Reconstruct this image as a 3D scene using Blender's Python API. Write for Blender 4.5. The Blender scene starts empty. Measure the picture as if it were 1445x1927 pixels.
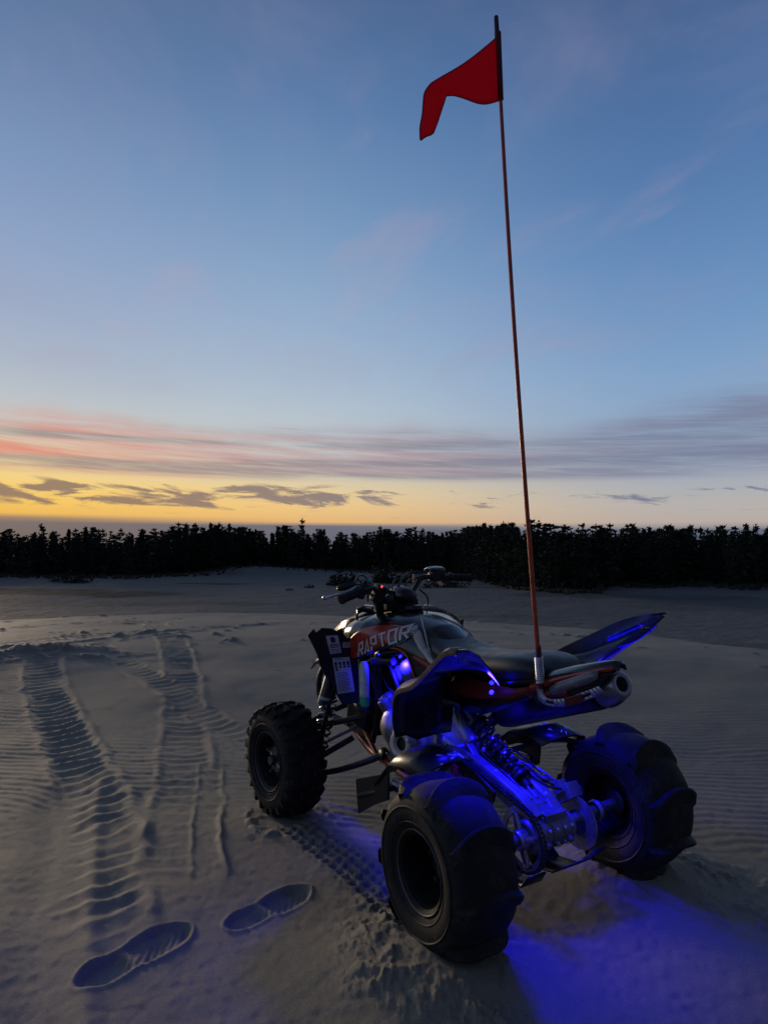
import bpy, bmesh, math, random
import numpy as np
from mathutils import Vector, Matrix, Euler

random.seed(7)
S = bpy.context.scene
COL = S.collection
PI = math.pi

# ------------------------------------------------------------------ camera
CAM_H, PITCH, ROLL = 1.2897, 0.0498, -0.005
cd = bpy.data.cameras.new('camera')
cam = bpy.data.objects.new('camera', cd)
COL.objects.link(cam)
cd.sensor_fit = 'VERTICAL'
cd.sensor_height = 36.0
cd.sensor_width = 27.0
cd.lens = 36.0 * 1245.36 / 1927.0
cd.clip_start = 0.05
cd.clip_end = 3000
cam.matrix_world = (Matrix.Translation((0, 0, CAM_H)) @ Matrix.Rotation(PI / 2 + PITCH, 4, 'X')
                    @ Matrix.Rotation(-ROLL, 4, 'Z'))
S.camera = cam

# ------------------------------------------------------------------ view / world / sun
S.view_settings.view_transform = 'Standard'
S.view_settings.look = 'None'
S.view_settings.exposure = 0.0
S.view_settings.gamma = 1.0
S.view_settings.use_curve_mapping = False
S.cycles.max_bounces = 6


def lin(r, g, b):
    def f(c):
        c /= 255.0
        return c / 12.92 if c <= 0.04045 else ((c + 0.055) / 1.055) ** 2.4
    return (f(r), f(g), f(b), 1.0)


world = bpy.data.worlds.new('World')
S.world = world
world.use_nodes = True
WT = world.node_tree
WT.nodes.clear()


class NB:
    """tiny node builder"""
    def __init__(self, tree):
        self.t = tree

    def new(self, typ, **kw):
        n = self.t.nodes.new(typ)
        for k, v in kw.items():
            setattr(n, k, v)
        return n

    def put(self, sock, v):
        if v is None:
            return
        if isinstance(v, bpy.types.NodeSocket):
            self.t.links.new(v, sock)
        else:
            sock.default_value = v

    def math(self, op, a, b=None, c=None, clamp=False):
        n = self.new('ShaderNodeMath', operation=op, use_clamp=clamp)
        self.put(n.inputs[0], a)
        self.put(n.inputs[1], b)
        self.put(n.inputs[2], c)
        return n.outputs[0]

    def rng(self, v, a, b, c=0.0, d=1.0, smooth=True):
        n = self.new('ShaderNodeMapRange', interpolation_type='SMOOTHSTEP' if smooth else 'LINEAR')
        self.put(n.inputs[0], v)
        for i, x in enumerate((a, b, c, d)):
            self.put(n.inputs[i + 1], x)
        return n.outputs[0]

    def ramp(self, v, stops, interp='LINEAR'):
        n = self.new('ShaderNodeValToRGB')
        n.color_ramp.interpolation = interp
        el = n.color_ramp.elements
        while len(el) < len(stops):
            el.new(0.5)
        for e, (p, c) in zip(el, stops):
            e.position = p
            e.color = c
        self.put(n.inputs[0], v)
        return n.outputs[0]

    def mix(self, f, a, b, blend='MIX'):
        n = self.new('ShaderNodeMix', data_type='RGBA', blend_type=blend)
        self.put(n.inputs[0], f)
        self.put(n.inputs[6], a)
        self.put(n.inputs[7], b)
        return n.outputs[2]

    def vec(self, x, y, z=0.0):
        n = self.new('ShaderNodeCombineXYZ')
        self.put(n.inputs[0], x)
        self.put(n.inputs[1], y)
        self.put(n.inputs[2], z)
        return n.outputs[0]

    def noise(self, v, scale, detail=4.0, rough=0.55, dist=0.0):
        n = self.new('ShaderNodeTexNoise')
        self.put(n.inputs['Vector'], v)
        n.inputs['Scale'].default_value = scale
        n.inputs['Detail'].default_value = detail
        n.inputs['Roughness'].default_value = rough
        n.inputs['Distortion'].default_value = dist
        return n.outputs[0]


B = NB(WT)
tc = B.new('ShaderNodeTexCoord')
sep = B.new('ShaderNodeSeparateXYZ')
WT.links.new(tc.outputs['Generated'], sep.inputs[0])
DX, DY, DZ = sep.outputs
EL = B.math('MULTIPLY', B.math('ARCSINE', DZ), 180 / PI)          # degrees above the horizon
AZ = B.math('MULTIPLY', B.math('ARCTAN2', DX, DY), 180 / PI)      # degrees right of the view axis
ABSAZ = B.math('ABSOLUTE', B.math('ADD', AZ, 38.0))               # away from the glow
ABSAZ = B.math('MINIMUM', ABSAZ, B.math('SUBTRACT', 360.0, ABSAZ))
ELN = B.math('DIVIDE', B.math('ADD', EL, 2.0), 92.0, clamp=True)


def stops(rows):
    return [((e + 2.0) / 92.0, lin(*c)) for e, c in rows]


left = B.ramp(ELN, stops([(-2, (70, 64, 62)), (0, (120, 108, 102)), (1.9, (128, 114, 110)),
    (2.15, (238, 184, 92)), (3.2, (248, 200, 98)), (4.6, (248, 210, 122)), (6.0, (236, 210, 156)), (7.6, (220, 208, 180)), (9.3, (200, 202, 196)),
    (11.5, (186, 193, 200)), (14, (172, 183, 200)), (18, (157, 173, 200)), (23, (140, 163, 198)), (28, (122, 149, 188)),
    (34, (100, 128, 168)), (41, (82, 108, 146)), (60, (48, 64, 92)), (90, (36, 47, 68))]))
mid = B.ramp(ELN, stops([(-2, (64, 64, 70)), (0, (106, 106, 118)), (1.7, (112, 110, 122)),
    (1.95, (230, 182, 118)), (3.2, (238, 198, 134)), (4.6, (232, 206, 154)), (6.0, (210, 202, 182)), (7.6, (198, 200, 198)), (9.3, (190, 198, 204)),
    (11.5, (181, 195, 207)), (14, (170, 188, 207)), (18, (153, 177, 205)), (23, (134, 163, 197)), (28, (115, 148, 187)),
    (34, (93, 127, 172)), (41, (76, 105, 148)), (60, (44, 61, 90)), (90, (34, 45, 66))]))
right = B.ramp(ELN, stops([(-2, (54, 60, 72)), (0, (94, 102, 122)), (1.4, (98, 106, 126)),
    (1.7, (184, 170, 162)), (3.2, (182, 176, 172)), (4.6, (172, 175, 180)), (6.0, (158, 166, 182)), (7.6, (150, 166, 187)), (9.3, (142, 165, 192)),
    (11.5, (137, 165, 198)), (14, (128, 161, 199)), (18, (112, 150, 194)), (23, (97, 136, 184)), (28, (85, 122, 171)),
    (34, (74, 108, 156)), (41, (62, 90, 134)), (60, (40, 57, 85)), (90, (33, 44, 65))]))
east = B.ramp(ELN, stops([(-2, (34, 36, 46)), (0, (58, 60, 78)), (4, (70, 70, 92)), (12, (74, 82, 112)),
    (25, (58, 68, 92)), (41, (48, 60, 86)), (60, (40, 52, 76)), (90, (33, 44, 66))]))
sky = B.mix(B.rng(ABSAZ, 6.0, 36.0), left, mid)
sky = B.mix(B.rng(ABSAZ, 28.0, 64.0), sky, right)
sky = B.mix(B.rng(ABSAZ, 72.0, 150.0), sky, east)

# cirrus veil high up, seen in perspective (a layer overhead)
zc = B.math('ADD', B.math('MAXIMUM', DZ, 0.0), 0.12)
px_ = B.math('DIVIDE', DX, zc)
py_ = B.math('DIVIDE', DY, zc)
veil_n = B.noise(B.vec(B.math('ADD', B.math('MULTIPLY', px_, 0.9), B.math('MULTIPLY', py_, 0.45)),
                       B.math('SUBTRACT', B.math('MULTIPLY', py_, 0.55), B.math('MULTIPLY', px_, 0.35))), 1.5, 6.0, 0.6, 0.6)
veil = B.math('MULTIPLY', B.rng(veil_n, 0.42, 0.78), B.rng(EL, 9.0, 16.0))
sky = B.mix(B.math('MULTIPLY', veil, 0.30), sky, lin(158, 150, 176))
veil2_n = B.noise(B.vec(B.math('ADD', px_, 3.7), B.math('ADD', B.math('MULTIPLY', py_, 0.8), B.math('MULTIPLY', px_, 0.8))), 2.3, 5.0, 0.55, 0.3)
veil2 = B.math('MULTIPLY', B.rng(veil2_n, 0.55, 0.75), B.rng(EL, 10.0, 18.0))
veil2 = B.math('MULTIPLY', veil2, B.rng(ABSAZ, 120.0, 40.0))
sky = B.mix(B.math('MULTIPLY', veil2, 0.22), sky, lin(190, 160, 176))

# streaky pink cloud deck 5.5 to 9.5 degrees up, feathered above
ELC = B.math('MULTIPLY', EL, 1.0)
su = B.math('MULTIPLY', AZ, 0.045)
sv = B.math('ADD', B.math('MULTIPLY', EL, 0.85), B.math('MULTIPLY', AZ, 0.035))
st_n = B.noise(B.vec(su, sv), 1.25, 7.0, 0.62, 0.5)
edge = B.noise(B.vec(B.math('MULTIPLY', AZ, 0.06), B.math('MULTIPLY', EL, 0.10)), 1.3, 3.0, 0.5)
top = B.math('ADD', 6.9, B.math('MULTIPLY', edge, 4.4))
top = B.math('ADD', top, B.math('MULTIPLY', B.rng(AZ, 10.0, 30.0), 1.3))
deck = B.math('MULTIPLY', B.rng(EL, 5.2, 6.0), B.rng(EL, B.math('ADD', top, 1.9), B.math('SUBTRACT', top, 0.9)))
deck_a = B.math('MULTIPLY', deck, B.rng(st_n, 0.20, 0.60))
fine_n = B.noise(B.vec(B.math('MULTIPLY', AZ, 0.10), B.math('ADD', B.math('MULTIPLY', EL, 2.2), B.math('MULTIPLY', AZ, 0.16))), 1.6, 6.0, 0.6, 0.8)
deck_a = B.math('MULTIPLY', deck_a, B.rng(fine_n, 0.22, 0.62, 0.62, 1.0))
pinkl = B.mix(B.rng(ABSAZ, 8.0, 34.0), lin(224, 136, 118), lin(182, 150, 154))
pinkl = B.mix(B.rng(ABSAZ, 28.0, 66.0), pinkl, lin(122, 126, 152))
greyl = B.mix(B.rng(ABSAZ, 10.0, 66.0), lin(158, 136, 134), lin(116, 124, 150))
band_n = B.rng(B.noise(B.vec(B.math('MULTIPLY', AZ, 0.02), B.math('MULTIPLY', EL, 1.0)), 1.1, 4.0, 0.5), 0.40, 0.60)
deck_c = B.mix(band_n, pinkl, greyl)
deck_c = B.mix(B.rng(ABSAZ, 110.0, 160.0), deck_c, lin(70, 72, 94))
sky = B.mix(B.math('MULTIPLY', deck_a, 0.86), sky, deck_c)

# small mauve clouds 3 to 5 degrees up
cl_n = B.noise(B.vec(B.math('MULTIPLY', AZ, 0.115), B.math('ADD', B.math('MULTIPLY', EL, 0.62), B.math('MULTIPLY', AZ, 0.05))), 1.35, 8.0, 0.62, 0.5)
cl_w = B.math('MULTIPLY', B.rng(EL, 2.5, 3.9), B.rng(EL, 5.4, 4.3))
cl_a = B.rng(B.math('ADD', B.math('ADD', cl_n, B.math('MULTIPLY', cl_w, 0.14)), B.rng(ABSAZ, 30.0, 48.0, 0.03, -0.085)), 0.60, 0.70)
cl_a = B.math('MULTIPLY', cl_a, B.math('MINIMUM', B.math('MULTIPLY', cl_w, 2.2), 1.0))
cl_c = B.mix(B.rng(ABSAZ, 10.0, 66.0), lin(140, 116, 106), lin(112, 120, 144))
cl_c = B.mix(B.rng(ABSAZ, 110.0, 160.0), cl_c, lin(64, 66, 86))
sky = B.mix(B.math('MULTIPLY', cl_a, 0.88), sky, cl_c)
# thin low wisps
wi_n = B.noise(B.vec(B.math('MULTIPLY', AZ, 0.12), B.math('MULTIPLY', EL, 1.6)), 2.1, 5.0, 0.6, 0.5)
wi = B.math('MULTIPLY', B.rng(wi_n, 0.60, 0.72), B.math('MULTIPLY', B.rng(EL, 2.0, 2.5), B.rng(EL, 3.6, 2.8)))
sky = B.mix(B.math('MULTIPLY', wi, 0.45), sky, B.mix(B.rng(ABSAZ, 10.0, 60.0), lin(226, 150, 88), lin(150, 140, 146)))

bg = B.new('ShaderNodeBackground')
WT.links.new(sky, bg.inputs[0])
bg.inputs[1].default_value = 1.0
wo = B.new('ShaderNodeOutputWorld')
WT.links.new(bg.outputs[0], wo.inputs[0])

SUN_AZ, SUN_EL = math.radians(-36.0), math.radians(6.0)
sl = bpy.data.lights.new('sun', 'SUN')
sl.energy = 1.45
sl.angle = math.radians(10.0)
sl.color = (1.0, 0.76, 0.50)
sun = bpy.data.objects.new('sun', sl)
COL.objects.link(sun)
sd = Vector((math.sin(SUN_AZ) * math.cos(SUN_EL), math.cos(SUN_AZ) * math.cos(SUN_EL), math.sin(SUN_EL)))
sun.rotation_euler = sd.to_track_quat('Z', 'Y').to_euler()


# ------------------------------------------------------------------ helpers
def tag(o, label=None, cat=None, group=None, kind=None):
    if label:
        o['label'] = label
    if cat:
        o['category'] = cat
    if group:
        o['group'] = group
    if kind:
        o['kind'] = kind
    return o


def empty(name, M=None, parent=None):
    o = bpy.data.objects.new(name, None)
    o.empty_display_size = 0.1
    COL.objects.link(o)
    if parent:
        o.parent = parent
    if M is not None:
        o.matrix_local = M
    return o


def mat(name, c, rough=0.5, metal=0.0, var=0.25, vscale=20.0, bump=0.0, bscale=120.0, coat=0.0,
        dust=0.0, spec=0.5, trans=0.0, emit=None, estr=0.0):
    m = bpy.data.materials.new(name)
    m.use_nodes = True
    t = m.node_tree
    b = NB(t)
    p = t.nodes['Principled BSDF']
    tcn = b.new('ShaderNodeTexCoord')
    v = tcn.outputs['Object']
    n = b.noise(v, vscale, 5.0, 0.6)
    c = tuple(c) + (1.0,)
    lo = tuple(x * (1 - var) for x in c[:3]) + (1.0,)
    hi = tuple(min(1, x * (1 + var)) for x in c[:3]) + (1.0,)
    colr = b.mix(b.rng(n, 0.3, 0.7), lo, hi)
    r = b.rng(n, 0.3, 0.7, max(0.02, rough - 0.07), min(1, rough + 0.07))
    if dust > 0:
        dn = b.noise(v, 14.0, 8.0, 0.72)
        dn2 = b.noise(v, 150.0, 3.0, 0.6)
        d = b.math('MULTIPLY', b.rng(dn, 0.46, 0.72), b.rng(dn2, 0.35, 0.6), None)
        d = b.math('MULTIPLY', d, dust)
        colr = b.mix(d, colr, (0.20, 0.165, 0.125, 1))
        r = b.math('ADD', r, b.math('MULTIPLY', d, 0.5), clamp=True)
    b.put(p.inputs['Base Color'], colr)
    b.put(p.inputs['Roughness'], r)
    p.inputs['Metallic'].default_value = metal
    p.inputs['Specular IOR Level'].default_value = spec
    if coat:
        p.inputs['Coat Weight'].default_value = coat
        p.inputs['Coat Roughness'].default_value = 0.12
    if trans:
        p.inputs['Transmission Weight'].default_value = trans
    if emit:
        p.inputs['Emission Color'].default_value = tuple(emit) + (1,)
        p.inputs['Emission Strength'].default_value = estr
    if bump:
        bn = b.new('ShaderNodeBump')
        bn.inputs['Strength'].default_value = bump
        bn.inputs['Distance'].default_value = 0.002
        b.put(bn.inputs['Height'], b.noise(v, bscale, 4.0, 0.6))
        t.links.new(bn.outputs[0], p.inputs['Normal'])
    return m


M = {}
M['plastic'] = mat('black_plastic', (0.010, 0.010, 0.011), 0.34, bump=0.15, bscale=300, dust=0.12)
M['gloss'] = mat('gloss_black', (0.008, 0.009, 0.010), 0.24, coat=0.4, dust=0.16)
M['rubber'] = mat('rubber', (0.012, 0.012, 0.012), 0.72, bump=0.4, bscale=90, dust=0.30, spec=0.3)
M['rim'] = mat('rim_black', (0.006, 0.006, 0.006), 0.62, dust=0.10, spec=0.25)
M['steel'] = mat('steel', (0.42, 0.42, 0.43), 0.36, 0.9, dust=0.15)
M['alloy'] = mat('cast_alloy', (0.20, 0.20, 0.215), 0.42, 0.5, var=0.35, vscale=9, bump=0.2, bscale=200, dust=0.25)
M['dark_metal'] = mat('dark_metal', (0.020, 0.020, 0.022), 0.42, 0.4, dust=0.18)
M['red'] = mat('red_paint', (0.42, 0.035, 0.014), 0.24, coat=0.6, var=0.12, dust=0.05)
M['frame_red'] = mat('frame_red', (0.24, 0.020, 0.010), 0.42, dust=0.2)
M['orange'] = mat('orange_trim', (0.55, 0.09, 0.02), 0.35)
M['vinyl'] = mat('seat_vinyl', (0.013, 0.016, 0.018), 0.42, bump=0.25, bscale=420, dust=0.08)
M['silver'] = mat('silver_plastic', (0.42, 0.39, 0.34), 0.34, 0.2, coat=0.3)
M['lip_sunset_tan'] = mat('lip_sunset_tan', (0.30, 0.20, 0.13), 0.35, 0.0, coat=0.3)  # tan paints the sunset highlight onto the black fender's edge
M['white'] = mat('white_print', (0.62, 0.62, 0.64), 0.5, var=0.05)
M['grey_print'] = mat('grey_print', (0.12, 0.12, 0.125), 0.5, var=0.05)
M['ink'] = mat('label_ink', (0.02, 0.02, 0.025), 0.6)
M['spring'] = mat('spring_black', (0.012, 0.012, 0.014), 0.18, 0.3, coat=0.8)
M['pole'] = mat('pole_red', (0.42, 0.055, 0.020), 0.4)
M['flag'] = mat('flag_cloth', (0.34, 0.010, 0.030), 0.8, bump=0.5, bscale=500)
M['hem'] = mat('flag_hem', (0.11, 0.008, 0.018), 0.85)
M['lens'] = mat('smoky_lens', (0.16, 0.155, 0.16), 0.22, coat=0.6)
M['taillight'] = mat('dark_red_lens', (0.10, 0.006, 0.006), 0.2, coat=0.6)
M['bottle'] = mat('translucent_bottle', (0.55, 0.60, 0.66), 0.35, dust=0.0)
M['coolant'] = mat('green_coolant', (0.05, 0.42, 0.25), 0.35, dust=0.0)
M['led'] = mat('led_lens', (0.1, 0.1, 0.8), 0.3, emit=(0.02, 0.02, 1.0), estr=2.5)
M['red_led'] = mat('red_indicator', (0.6, 0.02, 0.02), 0.3, emit=(1.0, 0.06, 0.05), estr=1.6)
M['chain'] = mat('chain_steel', (0.10, 0.10, 0.11), 0.3, 0.8, dust=0.1)

M['label'] = mat('label_white', (0.55, 0.55, 0.57), 0.45, var=0.06)
M['end_cap'] = mat('brushed_end_cap', (0.28, 0.29, 0.33), 0.30, 0.85, var=0.12)
M['hub_steel'] = mat('hub_steel', (0.20, 0.20, 0.21), 0.35, 0.9, dust=0.2)
M['muffler_black'] = mat('muffler_black', (0.008, 0.008, 0.009), 0.38, 0.0, dust=0.0)
M['led_glow_blue'] = mat('led_glow_blue', (0.012, 0.02, 0.42), 0.35)  # saturated blue: LED glow painted into the surface colour
M['grey_band'] = mat('grey_band', (0.35, 0.35, 0.36), 0.5)
M['lever'] = mat('polished_lever', (0.50, 0.50, 0.51), 0.28, 0.85)
M['amber_tab'] = mat('amber_tab', (0.75, 0.42, 0.26), 0.35)
M['bright_steel'] = mat('zinc_steel', (0.55, 0.56, 0.58), 0.36, 0.75, dust=0.1)
M['pole_dark'] = mat('pole_ferrule', (0.10, 0.012, 0.008), 0.45)
M['cover_grey'] = mat('cast_grey', (0.46, 0.45, 0.42), 0.5, 0.3, dust=0.2)

# flag cloth lets some skylight through
_t = M['flag'].node_tree
_b = NB(_t)
_p = _t.nodes['Principled BSDF']
_tr = _b.new('ShaderNodeBsdfTranslucent')
_tr.inputs[0].default_value = (0.60, 0.020, 0.085, 1)
_mx = _b.new('ShaderNodeMixShader')
_mx.inputs[0].default_value = 0.65
_t.links.new(_p.outputs[0], _mx.inputs[1])
_t.links.new(_tr.outputs[0], _mx.inputs[2])
_t.links.new(_mx.outputs[0], _t.nodes['Material Output'].inputs[0])


class MB:
    def __init__(self):
        self.v, self.f, self.m = [], [], []

    def add(self, vs, fs, mi=0):
        o = len(self.v)
        self.v += [tuple(p) for p in vs]
        self.f += [tuple(i + o for i in q) for q in fs]
        self.m += [mi] * len(fs)
        return self

    def grid(self, rows, closed=False, mi=0, caps=False):
        n, k = len(rows), len(rows[0])
        fs = []
        for i in range(n - 1):
            for j in range(k if closed else k - 1):
                a, b = i * k + j, i * k + (j + 1) % k
                fs.append((a, b, b + k, a + k))
        if caps and closed:
            fs.append(tuple(range(k - 1, -1, -1)))
            fs.append(tuple((n - 1) * k + j for j in range(k)))
        return self.add([p for r in rows for p in r], fs, mi)

    def tube(self, path, r, n=10, mi=0, smooth=0, caps=True):
        P = [Vector(p) for p in path]
        if smooth:
            P = spline(P, smooth)
        R = r if isinstance(r, (list, tuple)) else [r] * len(P)
        if len(R) != len(P):
            R = [R[min(len(R) - 1, int(i * len(R) / len(P)))] for i in range(len(P))]
        t0 = (P[1] - P[0]).normalized()
        u = t0.orthogonal().normalized()
        rows = []
        for i, p in enumerate(P):
            t = (P[min(i + 1, len(P) - 1)] - P[max(i - 1, 0)]).normalized()
            u = (u - t * u.dot(t)).normalized()
            w = t.cross(u)
            rows.append([p + (u * math.cos(a) + w * math.sin(a)) * R[i] for a in [2 * PI * j / n for j in range(n)]])
        return self.grid(rows, True, mi, caps)

    def lathe(self, prof, o, axis, n=32, mi=0, ref=None):
        """prof: (radius, distance along axis)"""
        o, ax = Vector(o), Vector(axis).normalized()
        u = Vector(ref).normalized() if ref else ax.orthogonal().normalized()
        w = ax.cross(u)
        rows = [[o + ax * h + (u * math.cos(2 * PI * j / n) + w * math.sin(2 * PI * j / n)) * max(r, 1e-4) for j in range(n)]
                for r, h in prof]
        return self.grid(rows, True, mi, False)

    def box(self, c, s, rot=(0, 0, 0), mi=0):
        R = Euler(rot).to_matrix()
        c = Vector(c)
        vs = [c + R @ Vector((s[0] / 2 * x, s[1] / 2 * y, s[2] / 2 * z)) for x in (-1, 1) for y in (-1, 1) for z in (-1, 1)]
        return self.add(vs, [(0, 1, 3, 2), (4, 6, 7, 5), (0, 4, 5, 1), (2, 3, 7, 6), (0, 2, 6, 4), (1, 5, 7, 3)], mi)

    def prism(self, poly, d, mi=0):
        """planar polygon extruded along d, centred"""
        d = Vector(d)
        P = [Vector(p) for p in poly]
        n = len(P)
        vs = [p - d / 2 for p in P] + [p + d / 2 for p in P]
        fs = [tuple(range(n - 1, -1, -1)), tuple(range(n, 2 * n))]
        fs += [(i, (i + 1) % n, n + (i + 1) % n, n + i) for i in range(n)]
        return self.add(vs, fs, mi)

    def build(self, name, mats, parent=None, smooth=True, ang=38, bevel=0, solid=0, sub=0, mirror=False, soff=0.0):
        me = bpy.data.meshes.new(name)
        vs = self.v
        fs = self.f
        if mirror:
            vs = [(-x, y, z) for x, y, z in vs]
            fs = [tuple(reversed(q)) for q in fs]
        me.from_pydata(vs, [], fs)
        for x in (mats if isinstance(mats, (list, tuple)) else [mats]):
            me.materials.append(x)
        me.polygons.foreach_set('material_index', self.m)
        bm = bmesh.new()
        bm.from_mesh(me)
        bmesh.ops.remove_doubles(bm, verts=bm.verts, dist=1e-5)
        bmesh.ops.recalc_face_normals(bm, faces=bm.faces)
        bm.to_mesh(me)
        bm.free()
        if smooth:
            me.shade_smooth()
            if not sub:
                me.set_sharp_from_angle(angle=math.radians(ang))
        o = bpy.data.objects.new(name, me)
        COL.objects.link(o)
        if parent:
            o.parent = parent
        if bevel:
            q = o.modifiers.new('bevel', 'BEVEL')
            q.width = bevel
            q.segments = 2
            q.limit_method = 'ANGLE'
            q.angle_limit = math.radians(40)
        if sub:
            q = o.modifiers.new('sub', 'SUBSURF')
            q.levels = q.render_levels = sub
        if solid:
            q = o.modifiers.new('solid', 'SOLIDIFY')
            q.thickness = solid
            q.offset = soff
        return o


def spline(P, k):
    """Catmull-Rom through P with k steps per span"""
    P = [Vector(p) for p in P]
    Q = [P[0] * 2 - P[1]] + P + [P[-1] * 2 - P[-2]]
    out = []
    for i in range(1, len(Q) - 2):
        a, b, c, d = Q[i - 1:i + 3]
        for s in range(k):
            t = s / k
            out.append(0.5 * ((2 * b) + (c - a) * t + (2 * a - 5 * b + 4 * c - d) * t * t + (3 * b - a - 3 * c + d) * t ** 3))
    out.append(P[-1])
    return out


def interp(t, xs, ys):
    return float(np.interp(t, xs, ys))


def ribbon(pts, w):
    """2-D polyline -> list of quads with mitred joins"""
    P = [Vector((p[0], p[1])) for p in pts]
    L, R = [], []
    for i, p in enumerate(P):
        a = (p - P[i - 1]).normalized() if i else None
        b = (P[i + 1] - p).normalized() if i < len(P) - 1 else None
        if a is None:
            n = Vector((-b.y, b.x)); k = 1
        elif b is None:
            n = Vector((-a.y, a.x)); k = 1
        else:
            n = Vector((-(a + b).y, (a + b).x)).normalized()
            k = min(2.0, 1 / max(0.3, n.dot(Vector((-a.y, a.x)))))
        L.append(p + n * w / 2 * k)
        R.append(p - n * w / 2 * k)
    return [(L[i], L[i + 1], R[i + 1], R[i]) for i in range(len(P) - 1)]


# ------------------------------------------------------------------ sand: one sheet, fine near the camera, out past the wood
def hash2(ix, iy, s):
    h = (ix.astype(np.int64) * 374761393 + iy.astype(np.int64) * 668265263 + s * 1442695041) & 0x7fffffff
    h = ((h ^ (h >> 13)) * 1274126177) & 0x7fffffff
    return ((h ^ (h >> 16)) & 0xffff) / 65535.0


def vnoise(x, y, s=0):
    ca, sa = math.cos(0.7 + s * 1.3), math.sin(0.7 + s * 1.3)
    x, y = x * ca - y * sa, x * sa + y * ca
    ix, iy = np.floor(x), np.floor(y)
    fx, fy = x - ix, y - iy
    ux, uy = fx * fx * fx * (fx * (fx * 6 - 15) + 10), fy * fy * fy * (fy * (fy * 6 - 15) + 10)
    a, b = hash2(ix, iy, s), hash2(ix + 1, iy, s)
    c, d = hash2(ix, iy + 1, s), hash2(ix + 1, iy + 1, s)
    return (a + (b - a) * ux) * (1 - uy) + (c + (d - c) * ux) * uy - 0.5


def fbm(x, y, o=4, s=0, g=0.5):
    t, a = 0.0, 1.0
    for i in range(o):
        t = t + vnoise(x * 2 ** i + 17.3 * i, y * 2 ** i - 9.1 * i, s + i) * a
        a *= g
    return t


def sstep(a, b, x):
    t = np.clip((x - a) / (b - a), 0, 1)
    return t * t * (3 - 2 * t)


BASIN = 4.0
CREST = [(-9.0, 10.4), (-6.38, 11.09), (-4.91, 11.75), (-3.0, 12.25), (0.0, 11.78), (2.78, 10.6), (3.97, 9.43), (4.77, 8.29), (5.4, 6.6)]
_caz = np.array([math.atan2(x, y) for x, y in CREST])
_cr = np.array([math.hypot(x, y) for x, y in CREST])


def path_dist(x, y, pts):
    """signed offset (left +), arc length along, for a polyline"""
    P = np.array([tuple(p)[:2] for p in spline([(a, b, 0) for a, b in pts], 6)])
    best = np.full(x.shape, 1e9)
    off = np.zeros(x.shape)
    arc = np.zeros(x.shape)
    s0 = 0.0
    for a, b in zip(P[:-1], P[1:]):
        d = b - a
        L = math.hypot(*d)
        if L < 1e-9:
            continue
        d = d / L
        rx, ry = x - a[0], y - a[1]
        t = rx * d[0] + ry * d[1]
        tc_ = np.clip(t, 0, L)
        q = np.hypot(rx - d[0] * tc_, ry - d[1] * tc_)
        k = q < best
        best = np.where(k, q, best)
        off = np.where(k, np.sign(-rx * d[1] + ry * d[0]) * q, off)
        arc = np.where(k, s0 + t, arc)
        s0 += L
    return off, arc, s0


def sharp(ph, k=0.30):
    """asymmetric ridge wave -0.5..0.5, steep on one side"""
    p = ph - np.floor(ph)
    return np.where(p < k, p / k, (1 - p) / (1 - k)) ** 1.25 - 0.45


TRACKS = [  # points, half width, lug pitch, depth, lug height, lean
    ([(-3.75, 7.4), (-2.96, 5.86), (-2.01, 4.33), (-1.47, 3.44), (-1.17, 2.85), (-1.02, 2.44), (-0.90, 2.10)], 0.145, 0.118, 0.016, 0.030, 0.30),
    ([(-3.52, 10.6), (-3.20, 9.4), (-2.48, 7.86), (-1.75, 5.89), (-1.27, 4.34), (-1.0, 3.44), (-0.86, 2.86), (-0.74, 2.40)], 0.135, 0.118, 0.014, 0.024, -0.12),
    ([(-3.3, 7.6), (-2.52, 6.59), (-1.96, 5.89), (-1.56, 5.32), (-1.09, 4.70), (-0.70, 4.25)], 0.11, 0.118, 0.012, 0.022, 0.25),
    ([(-1.03, 4.1), (-0.82, 3.2), (-0.70, 2.72), (-0.64, 2.50)], 0.055, 0.115, 0.010, 0.024, -0.9),
    ([(-6.5, 4.9), (-4.4, 6.0), (-3.60, 6.75), (-3.39, 7.47), (-2.84, 8.47), (-2.05, 9.49), (-0.85, 10.45), (0.6, 11.2)], 0.13, 0.115, 0.022, 0.024, 0.0),
    ([(-5.9, 6.1), (-4.4, 7.3), (-3.9, 7.9), (-3.1, 8.9), (-2.3, 9.7), (-1.2, 10.7)], 0.11, 0.115, 0.018, 0.020, 0.0),
    ([(-6.0, 8.6), (-4.55, 9.98), (-3.6, 10.1), (-3.01, 9.19), (-2.75, 8.5)], 0.12, 0.115, 0.016, 0.016, 0.2),
]
WHEELS = [(0.163, 2.150, 0.16), (-0.43, 3.20, 0.12), (1.05, 2.76, 0.16), (0.49, 3.76, 0.12)]


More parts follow.
